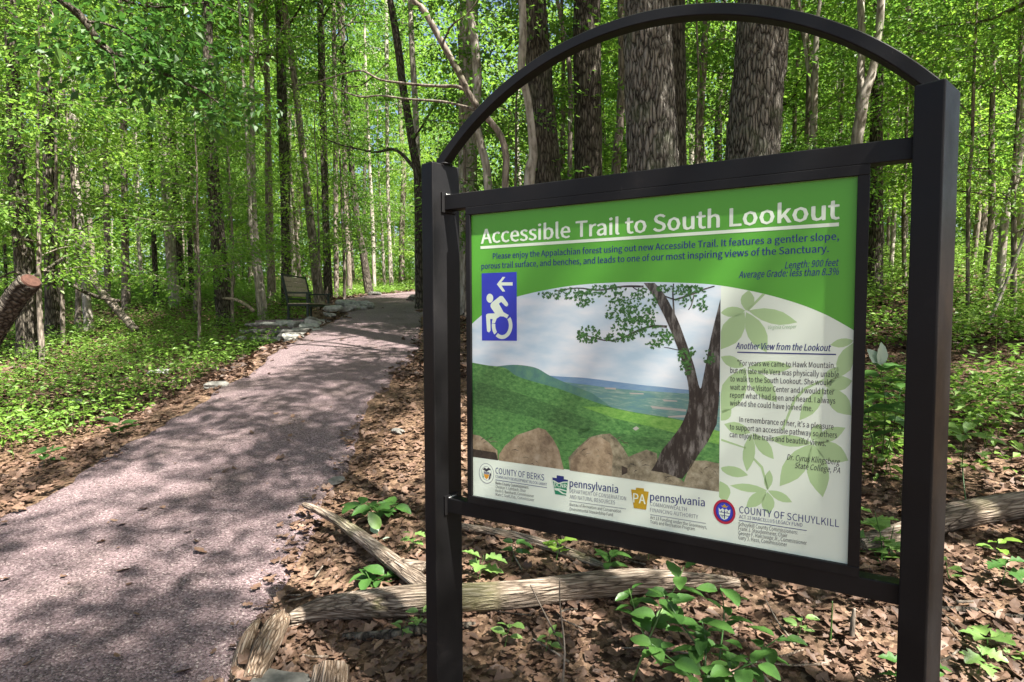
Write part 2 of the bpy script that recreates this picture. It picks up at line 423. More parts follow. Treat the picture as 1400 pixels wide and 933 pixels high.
# ------------------------------------------------------------------ leaves
def leaf_cloud(G, C, D, Nn, L, Wd):
    """folded kites: C centre/base, D unit direction, Nn unit normal, L length, Wd width"""
    C = np.asarray(C); S = np.cross(Nn, D); S /= np.linalg.norm(S, axis=1)[:, None] + 1e-9
    Lc = L[:, None]; Wc = Wd[:, None]
    b = C; t = C + D * Lc - Nn * Lc * .12
    m1 = C + D * Lc * .45 + S * Wc * .5 + Nn * Wc * .16
    m2 = C + D * Lc * .45 - S * Wc * .5 + Nn * Wc * .16
    V = np.stack([b, m1, t, m2], 1).reshape(-1, 3)
    k = np.arange(len(C))[:, None] * 4
    G.add(V, np.concatenate([k + [0, 1, 2], k + [0, 2, 3]]))
def unit(v): return v / (np.linalg.norm(v, axis=-1, keepdims=True) + 1e-9)
def spray(G, c, ax, Rr, n, size, tilt=.35, thick=.07, rng=NR):
    """flattened fan of leaves about c; ax = outward horizontal direction"""
    r = Rr * np.sqrt(rng.random(n)); a = rng.random(n) * 2 * np.pi
    sd = np.cross([0, 0, 1], ax)
    P = c + (r * np.cos(a))[:, None] * ax * 1.25 + (r * np.sin(a))[:, None] * sd * .8
    P[:, 2] += rng.normal(0, thick, n) - .12 * (r / Rr) ** 2 * Rr
    D = unit(P - c + ax * Rr * .6 + rng.normal(0, .25, (n, 3)) * Rr + np.array([0, 0, -.25 * Rr]))
    Nn = unit(np.array([0, 0, 1.]) + rng.normal(0, tilt, (n, 3)))
    Nn = unit(Nn - D * np.sum(Nn * D, 1)[:, None])
    L = size * rng.uniform(.65, 1.25, n)
    leaf_cloud(G, P, D, Nn, L, L * rng.uniform(.5, .68, n))

def make_tree_variant(idx, H, r0, h0, h1, reach, nb, spr, per, size, rr=(.35, .75)):
    """returns trunk, limbs, crown meshes; trunk at origin rising to H"""
    rng = np.random.default_rng(100 + idx)
    ctrl = [(0, 0, -.35)]
    x = y = 0
    for i in range(1, 7):
        x += rng.normal(0, .05 * H / 8); y += rng.normal(0, .05 * H / 8); ctrl.append((x, y, H * i / 6))
    P = smooth_path(ctrl, 26)
    rad = r0 * (1 - np.linspace(0, 1, 26) * .8); rad[0] *= 1.5; rad[1] *= 1.2
    Gt = Geo(); tube(Gt, P, rad, 12, bark_disp(r0 * .12, 4, 2, idx))
    Gl = Geo(); Gc = Geo()
    for b in range(nb):
        h = h0 + (h1 - h0) * ((b + rng.random()) / nb)
        i = np.clip(np.searchsorted(P[:, 2], h), 1, 25); st = P[i]
        az = rng.random() * 6.283; f = (h - h0) / max(h1 - h0, .1)
        ln = reach * (.45 + .75 * math.sin(math.pi * min(1, .25 + f * .7))) * rng.uniform(.6, 1.1)
        d = np.array([math.cos(az), math.sin(az), 0])
        rise = rng.uniform(.1, .55)
        bp = [st]
        for s in (.33, .66, 1.0):
            bp.append(st + d * ln * s + np.array([0, 0, rise * ln * s - .12 * ln * s * s]) + rng.normal(0, .05 * ln, 3))
        bp = smooth_path(bp, 8); br = max(.007, rad[i] * .35)
        tube(Gl, bp, np.linspace(br, .004, 8), 5, cap=False)
        for k in range(spr):
            t = .3 + .7 * (k + rng.random()) / spr
            c = bp[min(7, int(t * 7))] + rng.normal(0, .12, 3)
            off = rng.normal(0, .28 * (ln / 2) ** .5, 3); off[2] *= .35
            e = c + off
            tube(Gl, [c, (c + e) / 2 + [0, 0, .03], e], [.005, .004, .002], 3, cap=False)
            spray(Gc, e, unit(d + rng.normal(0, .35, 3) * [1, 1, 0]), rng.uniform(*rr), per, size, rng=rng)
    return Gt.mesh('tree_trunk_%d' % idx), Gl.mesh('tree_limbs_%d' % idx), Gc.mesh('tree_crown_%d' % idx, False)

VAR = {}
# understory: leafy nearly to the ground
VAR['u'] = [make_tree_variant(0, 7.5, .055, 1.3, 7.4, 1.7, 24, 5, 42, .105),
            make_tree_variant(1, 9.5, .075, 2.2, 9.3, 2.1, 26, 5, 42, .11),
            make_tree_variant(2, 6.0, .04, .8, 5.9, 1.3, 20, 4, 42, .095),
            make_tree_variant(3, 11., .09, 3.0, 10.8, 2.4, 28, 5, 40, .115)]
# tall: crown high up
VAR['t'] = [make_tree_variant(10, 17, .17, 8.2, 16.8, 3.2, 15, 4, 66, .14, (.35, .65)),
            make_tree_variant(11, 19, .21, 9.0, 18.8, 3.6, 16, 4, 66, .15, (.35, .7)),
            make_tree_variant(12, 15, .13, 6.5, 14.8, 2.7, 14, 4, 62, .13, (.3, .6))]
# open crowns of separate leafy boughs, for unseen trees added to dapple trail and sign
VAR['d'] = [make_tree_variant(20, 12, .14, 5.2, 11.6, 3.1, 10, 3, 190, .12, (.4, .75)),
            make_tree_variant(21, 13, .16, 5.6, 12.6, 3.4, 11, 3, 190, .12, (.4, .8))]
def add_leafing(root, kind, vi, loc=(0, 0, 0), rz=0.0, sc=1.0, leaf='leaf_hi', bark='bark_md', cut=None):
    tr, lm, cr = VAR[kind][vi]
    o1 = link('limbs', lm, root, M[bark]); o2 = link('crown', cr, root, M[leaf])
    for o in (o1, o2):
        o.location = loc; o.rotation_euler = (0, 0, rz); o.scale = (sc, sc, sc)
        o.material_slots[0].link = 'OBJECT'
    o1.material_slots[0].material = M[bark]; o2.material_slots[0].material = M[leaf]

def plant_tree(kind, vi, x, y, rz, sc, bark, label, group, leaf=None, name=None):
    root = empty(name or ('sapling' if kind == 'u' else 'tree'), (x, y, tz(x, y)), rz)
    tag(root, label, 'tree', group)
    tr = VAR[kind][vi][0]
    o = link('trunk', tr, root, M[bark]); o.scale = (sc, sc, sc)
    o.material_slots[0].link = 'OBJECT'; o.material_slots[0].material = M[bark]
    add_leafing(root, kind, vi, sc=sc, leaf=leaf or ('leaf_up' if kind == 'u' else 'leaf_hi'), bark=bark)
    return root

def sig_tree(name, label, pts, width, Y, bark, top='t', vi=0, sides=20, nseg=60, amp=.12, H=None, top_sc=1.0, rz=0., branches=(), zs=2.5, kk=6, group=None, cat='tree', leafing=True, Yt=None, low=False):
    """pts: photograph pixels down the trunk from the top of the frame to the base; width: pixels at those points"""
    Y2 = Yt if Yt is not None else Y
    W = [at(u, v, Y2 + (Y - Y2) * k / max(1, len(pts) - 1)) for k, (u, v) in enumerate(pts)]
    rad = [w_ * .5 * W[k].y / FPX for k, w_ in enumerate(width)]
    bx, by = W[-1].x, W[-1].y; d = (W[-1] - W[-2]); d = d / abs(d.z)
    gz = tz(bx, by)
    # extend down to the ground
    if W[-1].z > gz:
        drop = W[-1].z - gz
        W.append(Vector((bx + d.x * drop * .6, by, gz))); rad.append(rad[-1] * 1.15)
        bx = W[-1].x
        gz = tz(bx, by)
    W[-1].z = gz; W.append(Vector((bx + d.x * .1, by, gz - .35))); rad[-1] *= 1.12; rad.append(rad[-1] * 1.2)
    W = W[::-1]; rad = rad[::-1]
    topz = gz + (H or 13)
    up = W[-1] - W[-2]; up = up / max(abs(up.z), .2)
    if topz > W[-1].z:
        q = W[-1].copy(); r_ = rad[-1]; dz = topz - q.z
        for k in (.33, .66, 1.0):
            f = .5 * (1 - .4 * k)
            W.append(Vector((q.x + up.x * dz * k * f, q.y + up.y * dz * k * f, q.z + dz * k))); rad.append(r_ * (1 - .55 * k))
    root = empty(name, (bx, by, gz))
    tag(root, label, cat, group)
    loc = [p - Vector((bx, by, gz)) for p in W]
    P = smooth_path(loc, nseg)
    rr = np.interp(np.linspace(0, len(rad) - 1, nseg), np.arange(len(rad)), rad)
    G = Geo(); tube(G, P, rr, sides, bark_disp(float(np.mean(rr)) * amp, kk, zs, len(name) + Y))
    me = G.mesh('trunk'); link('trunk', me, root, M[bark])
    if leafing:
        t = P[-1]; Hh = {('t', 0): 17, ('t', 1): 19, ('t', 2): 15, ('u', 0): 7.5, ('u', 1): 9.5, ('u', 2): 6, ('u', 3): 11}[(top, vi)]
        k = top_sc
        add_leafing(root, top, vi, (float(t[0]), float(t[1]), float(t[2]) - Hh * k * (.98 if top == 'u' else .82)), rz, k, 'leaf_hi' if top == 't' else 'leaf_up', bark)
    if low: add_leafing(root, 'd', 1, (0, 0, 0), low, 1.0, 'leaf_hi', bark)  # extra boughs above the view, added to dapple the trail with shade
    for bi, (bpx, r0, r1, leafn) in enumerate(branches):
        bw = [at(u, v, Y + dy) - Vector((bx, by, gz)) for (u, v, dy) in bpx]
        P2 = smooth_path(bw, 14 + 4 * len(bw)); G2 = Geo(); tube(G2, P2, np.linspace(r0, r1, len(P2)), 8, bark_disp(r0 * .15, 3, 4, bi))
        link('limb', G2.mesh('limb'), root, M[bark])
        if leafn:
            G3 = Geo(); rng = np.random.default_rng(bi + int(Y * 10))
            for k in range(leafn):
                c = P2[int(len(P2) * (.35 + .65 * rng.random())) - 1] + rng.normal(0, .22, 3)
                spray(G3, c, unit(np.array([rng.normal(), rng.normal(), 0.])), rng.uniform(.2, .45), 26, .09, rng=rng)
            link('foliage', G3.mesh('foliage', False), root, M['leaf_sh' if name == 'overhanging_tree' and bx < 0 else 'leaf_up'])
    return root

# ================================================================== SIGN
TH = 0.5196
SG_O = Vector((-0.2079, 1.7361, 0)); SG_D = 1.1843
sd_ = Vector((math.cos(TH), -math.sin(TH), 0)); sn_ = Vector((math.sin(TH), math.cos(TH), 0))
PE = -0.0150                                        # panel face depth in sign coordinates
sg = empty('trail_sign', (SG_O.x, SG_O.y, CAM_Z), -TH)
tag(sg, 'black steel trail sign with a green and white information panel under an arch', 'sign')
def S(u, v, b=PE):
    """pixel -> (a, z) on the sign plane at depth b"""
    d = ray(u, v); o = SG_O + sn_ * b + Vector((0, 0, CAM_Z))
    t = (o - CAMP).dot(sn_) / d.dot(sn_); p = CAMP + d * t - Vector((SG_O.x, SG_O.y, CAM_Z))
    return (p.dot(sd_), p.z)
PW, PD = 0.05, 0.105
for a, ph in ((0.0, .2175), (SG_D, .3404)):
    c = SG_O + sd_ * a
    g0 = tz(c.x, c.y) - .25 - CAM_Z
    po = link('post', box_mesh('post', -PW / 2, PW / 2, -PD / 2, PD / 2, g0, .4245, .0035), sg, M['metal'])
    po.location = (a, 0, 0); po.rotation_euler = (0, 0, -ph)
    for zc in ((.3345 + .2913) / 2, (-.5536 - .5964) / 2):
        s_ = 1 if a == 0 else -1
        fx = a + s_ * (.0255 + .003)
        pl = link('weld_plate', box_mesh('weld_plate', -.004, .004, -.027, .027, -.029, .029, .001), sg, M['metal'])
        pl.location = (a + s_ * .028 * math.cos(ph) , -s_ * .026 * math.sin(ph) * 0, zc); pl.rotation_euler = (0, 0, -ph)
a0, a1 = .027, SG_D - .028
for nm, z0, z1 in (('top_rail', .2913, .3345), ('bottom_rail', -.5964, -.5536)):
    link(nm, box_mesh(nm, a0, a1, -.0180, .0180, z0, z1, .002), sg, M['metal'])
for z1 in (.3345, -.5536):
    G = Geo(); t = np.linspace(0, 1, 9)
    tube(G, np.stack([np.full(9, .0325), -.017 + .034 * t, np.full(9, z1 + .0015)], -1), .0026 + .0009 * np.sin(t * 40), 6)
    link('weld_bead', G.mesh('weld_bead'), sg, M['weld'])
# arch
G = Geo(); ch = 1.19; h = .27; Rr = (ch * ch / 4 + h * h) / (2 * h) - .0025; zc = .4345 + h - Rr - .0025
a_ = math.asin(ch / 2 / Rr)
A = np.linspace(-a_ * 1.005, a_ * 1.005, 65)
prof = [(-.0115, -.0155), (-.0095, -.0175), (.0125, -.0175), (.0145, -.0155), (.0145, .0155), (.0125, .0175), (-.0095, .0175), (-.0115, .0155)]
V = []
for q in A:
    for (dr, b) in prof:
        r_ = Rr - .012 + dr; V.append((SG_D / 2 + r_ * math.sin(q), b, zc + r_ * math.cos(q)))
idx = np.arange(65 * 8).reshape(65, 8)
F = np.stack([idx[:-1], np.roll(idx[:-1], -1, 1), np.roll(idx[1:], -1, 1), idx[1:]], -1).reshape(-1, 4)
G.add(V, F)
link('arch', G.mesh('arch', False), sg, M['metal'])
for a in (0.0, SG_D):
    G = Geo(); t = np.linspace(0, 6.283, 17)
    tube(G, np.stack([a + (.017 if a == 0 else -.017) + .019 * np.cos(t), .023 * np.sin(t), np.full(17, .4255)], -1), .0024, 5, cap=False)
    link('weld_bead', G.mesh('weld_bead'), sg, M['metal'])
# panel frame and panel
XL, XR, ZT, ZB = .1178, 1.0552, .2693, -.5315
FW = .0215
pf = empty('panel_frame', (0, 0, 0)); pf.parent = sg
fb = (-.0235, .0160)
link('frame_bar', box_mesh('frame_bar', XL - FW * .7, XL, *fb, ZB, ZT, .0012), pf, M['metal'])
link('frame_bar', box_mesh('frame_bar', XR, XR + FW, *fb, ZB, ZT, .0012), pf, M['metal'])
link('frame_bar', box_mesh('frame_bar', XL - FW * .7, XR + FW, *fb, ZT + .0002, .2908, .0012), pf, M['metal'])
link('frame_bar', box_mesh('frame_bar', XL - FW * .7, XR + FW, *fb, -.5531, ZB - .0002, .0012), pf, M['metal'])

def ink(name, col, rough=.35, var=0.0, scale=30, coat=.0):
    m, n, out = nmat(name)
    p = n.nodes.new('ShaderNodeBsdfPrincipled'); p.inputs['Roughness'].default_value = rough
    p.inputs['Specular IOR Level'].default_value = .35
    if var:
        co = texco(n); nz = noise(n, co, scale, 5, .65)
        r = ramp(n, [(.3, tuple(c * (1 - var) for c in col)), (.7, tuple(min(1, c * (1 + var)) for c in col))])
        n.links.new(nz.outputs[0], r.inputs[0]); n.links.new(r.outputs[0], p.inputs['Base Color'])
    else: p.inputs['Base Color'].default_value = (*col, 1)
    n.links.new(p.outputs[0], out.inputs[0]); return m
I_cream = ink('print_cream', (.74, .83, .70)); I_green = ink('print_green', (.10, .37, .04))
I_navy = ink('print_navy', (.018, .03, .17)); I_white = ink('print_white', (.70, .80, .66))
I_blue = ink('print_blue', (.035, .05, .48)); I_leaf = ink('print_pale_green', (.42, .60, .30))
I_black = ink('print_dark', (.035, .035, .05)); I_grey = ink('print_grey', (.2, .22, .26))
I_dkgreen = ink('print_emerald', (.02, .24, .12)); I_gold = ink('print_gold', (.48, .31, .02)); I_red = ink('print_red', (.42, .02, .05))
I_orange = ink('print_orange', (.65, .3, .03)); I_ltgreen = ink('print_soft_green', (.28, .48, .24))

panel = link('information_panel', box_mesh('information_panel', XL - .002, XR + .002, PE, PE + .006, ZB - .002, ZT + .002, 0), sg, I_cream)
LSTEP = .00002
def poly(name, pts, mat, layer, px=True, parent=panel):
    """flat printed shape; pts are photograph pixels on the sign face or (a,z) pairs"""
    import bmesh
    from mathutils.geometry import tessellate_polygon
    q = [S(*p) for p in pts] if px else pts
    q = [(min(max(a, XL), XR), min(max(z, ZB), ZT)) for a, z in q]
    V = [Vector((a, PE - LSTEP * layer, z)) for a, z in q]
    tr = tessellate_polygon([[Vector((a, z, 0)) for a, z in q]])
    me = bpy.data.meshes.new(name); me.from_pydata(V, [], [tuple(t) for t in tr]); me.update()
    # face the viewer
    if me.polygons and me.polygons[0].normal.y > 0: me.flip_normals()
    return link(name, me, parent, mat)
def px_of(a, z):
    p = SG_O + sd_ * a + sn_ * PE + Vector((0, 0, CAM_Z + z)) - CAMP
    yc = p.z * math.cos(PITCH) + p.y * math.sin(PITCH); zz = p.y * math.cos(PITCH) - p.z * math.sin(PITCH)
    u = FPX * p.x / zz; v = -FPX * yc / zz
    return 700 + u * math.cos(ROLL) - v * math.sin(ROLL), 466.5 + u * math.sin(ROLL) + v * math.cos(ROLL)
def curve_px(pts, n=40): return [tuple(p) for p in smooth_path([(u, v, 0) for u, v in pts], n)[:, :2]]
# green field above the arc
arc = curve_px([(645, 443), (672, 421), (700, 408), (750, 396), (800, 389), (860, 386), (920, 386.5), (980, 390), (1040, 401), (1090, 415), (1130, 431), (1166, 451)], 60)
def _clampx(p): return p
poly('green_field', [(643.5, 294.5), (1173.5, 239.5), (1169.5, 452)] + [(u, v) for u, v in arc[::-1]] + [(643.9, 444)], I_green, 1)
# pale creeper leaves
def leaflet(x0, y0, x1, y1, wd, lay=2, mat=None):
    dx, dy = x1 - x0, y1 - y0; L = math.hypot(dx, dy); ux, uy = dx / L, dy / L; nx, ny = -uy, ux
    prof = [(0, 0), (.12, .2), (.3, .42), (.5, .5), (.68, .45), (.84, .26), (1, 0)]
    P = [(x0 + ux * L * t + nx * wd * k, y0 + uy * L * t + ny * wd * k) for t, k in prof]
    P += [(x0 + ux * L * t - nx * wd * k, y0 + uy * L * t - ny * wd * k) for t, k in prof[-2:0:-1]]
    return P
def clipX(P, xmin):
    return [(max(u, xmin), v) for u, v in P]
LF = [(1020, 425, 1024, 397, 19), (1019, 425, 984, 428, 14), (1018, 427, 984, 478, 30), (1020, 427, 1048, 482, 26), (1023, 425, 1090, 441, 20),
      (1168, 466, 1135, 472, 12), (1168, 469, 1146, 517, 24), (1017, 502, 985, 488, 15), (1019, 503, 986, 566, 34), (1022, 503, 1083, 502, 18), (1022, 506, 1062, 550, 26), (1130, 531, 1164, 568, 26),
      (1128, 528, 1166, 521, 20), (1127, 531, 1093, 575, 20), (1127, 527, 1146, 502, 17), (1026, 592, 990, 580, 16), (1027, 593, 1021, 645, 17), (1029, 592, 1058, 628, 17), (1110, 606, 1052, 600, 16),
      (1110, 607, 1066, 665, 30), (1111, 607, 1125, 680, 30), (1113, 606, 1160, 630, 26), (1110, 603, 1122, 580, 16), (1112, 605, 1156, 585, 18), (983, 640, 1023, 650, 14), (984, 658, 993, 686, 20),
      (1049, 671, 998, 664, 11), (1049, 670, 1052, 643, 12), (1050, 671, 1083, 687, 12), (1048, 672, 1020, 694, 17), (1049, 673, 1051, 703, 18), (983, 575, 1000, 560, 14)]
cl = empty('creeper_print', (0, 0, 0)); cl.parent = panel
for i, (x0, y0, x1, y1, wd) in enumerate(LF):
    P = leaflet(x0, y0, x1, y1, wd)
    lo = 985.5 if min(y0, y1) < 650 else 983
    poly('printed_leaf', clipX(P, lo), I_leaf, 2, parent=cl)
for st in ([(1068, 588), (1085, 545), (1100, 530), (1126, 518), (1126, 521), (1102, 533), (1088, 548), (1071, 589)], [(1029, 628), (1040, 640), (1049, 670), (1051, 669), (1043, 638), (1031, 626)], [(1021, 424), (1043, 401), (1046, 403), (1023, 426)], [(986, 600), (1020, 612), (1020, 614), (986, 603)]):
    poly('printed_stem', st, I_leaf, 2, parent=cl)

# the printed landscape
def sky_print():
    m, n, out = nmat('print_cloudy_sky'); p = n.nodes.new('ShaderNodeBsdfPrincipled'); p.inputs['Roughness'].default_value = .35
    co = texco(n, (3, 1, 9)); nz = noise(n, co, 2.6, 4, .5)
    r = ramp(n, [(.3, (.44, .60, .70)), (.5, (.60, .70, .76)), (.68, (.74, .78, .80))]); n.links.new(nz.outputs[0], r.inputs[0]); n.links.new(r.outputs[0], p.inputs['Base Color']); n.links.new(p.outputs[0], out.inputs[0]); return m
def tex_print(name, c1, c2, c3, sc, st=(1, 1, 1)):
    m, n, out = nmat(name); p = n.nodes.new('ShaderNodeBsdfPrincipled'); p.inputs['Roughness'].default_value = .35
    co = texco(n, st); nz = noise(n, co, sc, 6, .7)
    r = ramp(n, [(.32, c1), (.5, c2), (.68, c3)]); n.links.new(nz.outputs[0], r.inputs[0]); n.links.new(r.outputs[0], p.inputs['Base Color']); n.links.new(p.outputs[0], out.inputs[0]); return m
T_sky = sky_print()
T_far = tex_print('print_distant_hills', (.12, .25, .42), (.17, .30, .45), (.22, .36, .45), 20, (1, 1, 4))
T_valley = tex_print('print_valley', (.10, .22, .26), (.13, .28, .24), (.30, .40, .34), 26, (1, 1, 7))
T_ridge = tex_print('print_far_ridge', (.06, .17, .16), (.08, .22, .17), (.12, .28, .16), 40)
T_hill = tex_print('print_wooded_slope', (.03, .12, .03), (.075, .23, .06), (.16, .36, .10), 75, (1, 1, 1.8))
T_hill2 = tex_print('print_sunlit_slope', (.09, .26, .04), (.16, .38, .07), (.25, .47, .11), 60, (1, 1, 2))
T_hill3 = tex_print('print_shaded_slope', (.02, .085, .025), (.05, .16, .045), (.11, .27, .08), 75, (1, 1, 2))
T_rock = tex_print('print_rock', (.15, .11, .07), (.31, .24, .15), (.46, .38, .27), 30)
T_rock2 = tex_print('print_grey_rock', (.08, .075, .05), (.25, .22, .14), (.42, .39, .28), 40)
T_rockd = tex_print('print_rock_shade', (.02, .016, .014), (.05, .04, .03), (.09, .07, .05), 30)
T_trunk = tex_print('print_tree_bark', (.010, .009, .009), (.03, .026, .022), (.20, .19, .17), 90, (1, 1, .28))
T_leafp = tex_print('print_oak_leaves', (.012, .05, .012), (.035, .13, .025), (.08, .24, .05), 120)
T_field = ink('print_pale_fields', (.42, .40, .36))
pic = empty('landscape_print', (0, 0, 0)); pic.parent = panel
def pp(name, pts, mat, lay): return poly(name, pts, mat, lay, parent=pic)
bot = lambda u: 624.5 + (u - 645) * (672.5 - 624.5) / (983 - 645)
pp('printed_sky', [(645, 443)] + [p for p in arc if 646 < p[0] < 985] + [(985.7, 391), (984, 560), (645.3, 500)], T_sky, 2)
pp('printed_far_hills', curve_px([(745, 513), (765, 515), (800, 517), (840, 522), (880, 527), (903, 529), (920, 531), (940, 533), (984.5, 536)], 24) + [(984, 562), (760, 545)], T_far, 3)
pp('printed_valley', curve_px([(760, 521), (800, 526), (860, 533), (984.5, 541)], 16) + [(984, 600), (800, 575), (740, 530)], T_valley, 4)
for f in ([(826, 530), (842, 530.5), (842, 533), (828, 532)], [(889, 555), (938, 560), (938, 563), (892, 558.5)], [(913, 569), (940, 567.5), (940, 571), (914, 571)], [(860, 537), (880, 538), (880, 539.5), (862, 539)], [(905, 546), (926, 548), (926, 549.5), (908, 549)]): pp('printed_field', f, T_field, 5)
pp('printed_far_ridge', curve_px([(680, 501), (705, 499), (732, 503), (752, 514), (775, 524), (810, 538)], 24) + [(840, 560), (760, 560), (690, 530)], T_ridge, 5)
pp('printed_wooded_slope', curve_px([(645.5, 496), (668, 500), (690, 503), (706, 514), (730, 522), (765, 532), (800, 545), (840, 558), (880, 566), (930, 574), (984, 590)], 40) + [(983, 671), (645.7, 624)], T_hill, 6)
pp('printed_sunlit_slope', curve_px([(795, 556), (830, 557), (870, 565), (930, 575), (984, 590)], 20) + [(983, 608), (900, 586), (840, 572)], T_hill2, 7)
pp('printed_shaded_slope', curve_px([(646, 520), (700, 535), (760, 556), (820, 580)], 16) + [(800, 592), (740, 574), (646, 552)], T_hill3, 7)
pp('printed_shaded_slope', curve_px([(790, 586), (830, 590), (870, 596), (925, 604)], 16) + [(925, 616), (860, 607), (790, 598)], T_hill3, 7)
pp('printed_clearing', [(865, 586), (870, 583), (874, 586), (869, 589)], T_field, 8)
pp('printed_rock', [(645.6, 594), (656, 596), (668, 605), (680, 616), (681, bot(681)), (645.7, bot(646))], T_rock, 8)
pp('printed_rock_shadow', [(645.7, 614), (678, 619), (681, bot(681)), (645.7, bot(646))], T_rockd, 9)
pp('printed_rock', [(682, 622), (690, 610), (707, 595), (728, 588), (736, 585), (746, 588), (756, 600), (764, 615), (771, bot(771)), (682, bot(682))], T_rock, 9)
pp('printed_rock', [(777, 626), (790, 612), (806, 598), (822, 594), (834, 593), (843, 600), (853, 614), (860, 626), (862, bot(862)), (779, bot(779))], T_rock2, 8)
pp('printed_rock', [(781, 628), (795, 610), (808, 599), (822, 598), (834, 606), (838, 622), (836, bot(836)), (780, bot(780))], T_rock, 9)
pp('printed_rock', [(852, 628), (868, 621), (884, 615), (898, 620), (900, 640), (888, 650), (852, bot(852))], T_rock2, 10)
pp('printed_rock', [(848, 651), (864, 644), (886, 643), (910, 647), (930, 655), (944, bot(944)), (848, bot(848))], T_rock2, 13)
pp('printed_rock_gap', [(850, 637), (858, 640), (858, 650), (850, bot(850))], T_rockd, 11)
pp('printed_rock', [(936, 656), (942, 640), (946, 630), (965, 630), (983.2, 634), (983, bot(983)), (934, bot(934))], T_rock2, 12)
_rk = random.Random(9)
for (cx_, cy_, rx_, ry_) in ((725, 620, 36, 22), (812, 622, 26, 18), (845, 612, 12, 14), (880, 640, 26, 12), (960, 650, 18, 12), (900, 657, 40, 8), (662, 605, 10, 6)):
    for k in range(7):
        x_ = cx_ + _rk.uniform(-1, 1) * rx_ * .8; y_ = cy_ + _rk.uniform(-1, 1) * ry_ * .8; L_ = _rk.uniform(5, 15); a_ = _rk.uniform(-.9, .9); t_ = _rk.uniform(.5, 1.2)
        pp('printed_crack', [(x_, y_), (x_ + L_ * .5 * math.cos(a_), y_ + L_ * .5 * math.sin(a_) - t_), (x_ + L_ * math.cos(a_ + .2), y_ + L_ * math.sin(a_ + .2)), (x_ + L_ * .5 * math.cos(a_), y_ + L_ * .5 * math.sin(a_) + t_ * .3)], T_rockd if k % 3 else T_rock2, 14)
tl = curve_px([(880, 387), (893, 405), (908, 432), (921, 462), (933, 495), (941, 527), (941, 555), (932, 580), (918, 600), (905, 616), (896, 635), (889, 645)], 44)
tr = curve_px([(895, 387), (908, 402), (925, 434), (938, 468), (949, 500), (957, 531), (962, 514), (972, 462), (985, 409)], 40)
trb = [(985.2, 440), (984, 520), (983, 548), (980, 580), (968, 604), (955, 622), (944, 640), (933, 655)]
pp('printed_tree_trunk', [p for p in tl] + trb[::-1] + tr[::-1], T_trunk, 12)
def limb_px(pts, w0, w1):
    P = smooth_path([(u, v, 0) for u, v in pts], 14)[:, :2]; T = unit(np.gradient(P, axis=0)); Nn = np.stack([-T[:, 1], T[:, 0]], -1)
    wv = np.linspace(w0, w1, 14)[:, None] * .5
    return [tuple(q) for q in np.vstack([P + Nn * wv, (P - Nn * wv)[::-1]])]
for pts, w0, w1 in (([(912, 447), (893, 446), (872, 452), (850, 463), (830, 466), (805, 460), (790, 452)], 3.4, 1), ([(923, 445), (921, 420), (920, 400), (921, 388)], 2.6, 1.6), ([(923, 410), (907, 404), (898, 394)], 2, 1.4), ([(923, 410), (945, 403), (962, 396), (977, 391.5)], 2.6, 1.6), ([(949, 404), (945, 418), (941, 424)], 2, 1), ([(880, 392), (850, 392), (820, 397), (790, 394), (760, 398)], 3, 1.2), ([(884, 400), (872, 397), (864, 392)], 2, 1.2), ([(928, 479), (915, 476), (908, 475)], 1.2, .8)):
    pp('printed_branch', limb_px(pts, w0, w1), T_trunk, 11)
# clustered oak leaves of the print: one joined print layer
_rl = random.Random(5)
GL = Geo()
def inked_cloud(cu, cv, ru, rv, n):
    for _ in range(n):
        a = _rl.random() * 6.283; r = math.sqrt(_rl.random())
        u = cu + ru * r * math.cos(a); v = cv + rv * r * math.sin(a)
        # keep under the arc
        av = np.interp(u, [p[0] for p in arc], [p[1] for p in arc])
        if v < av + 3 or u > 982: continue
        L = _rl.uniform(3.5, 6.5); b = _rl.random() * 6.283
        base = len(GL.V); P = []
        for k in range(10):
            rr = L * (.55 if k % 2 else 1.0) * (.62 if k in (2, 3, 7, 8) else 1) * .5; P.append((u + rr * math.cos(b + k * .628) , v + rr * math.sin(b + k * .628)))
        q = [S(*p) for p in [(u, v)] + P]
        V = [(x, PE - LSTEP * (13.1 + .09 * (_ % 9)), z) for x, z in q]
        GL.add(V, np.array([[0, 1 + k, 1 + (k + 1) % 10] for k in range(10)]))
for cu, cv, ru, rv, n in ((770, 400, 38, 9, 110), (800, 408, 14, 14, 45), (830, 398, 28, 9, 70), (848, 424, 22, 20, 120), (878, 420, 22, 26, 150), (870, 448, 34, 14, 130), (805, 458, 18, 12, 90), (845, 462, 22, 6, 60), (905, 462, 16, 12, 60), (895, 470, 12, 8, 26), (930, 395, 32, 8, 90), (945, 405, 22, 16, 55), (960, 420, 8, 6, 16), (936, 487, 10, 10, 40), (938, 504, 8, 8, 26), (970, 488, 8, 10, 26), (948, 480, 6, 5, 10)):
    inked_cloud(cu, cv, ru, rv, n)
o = link('printed_foliage', GL.mesh('printed_foliage', False), pic, T_leafp); o['kind'] = 'stuff'

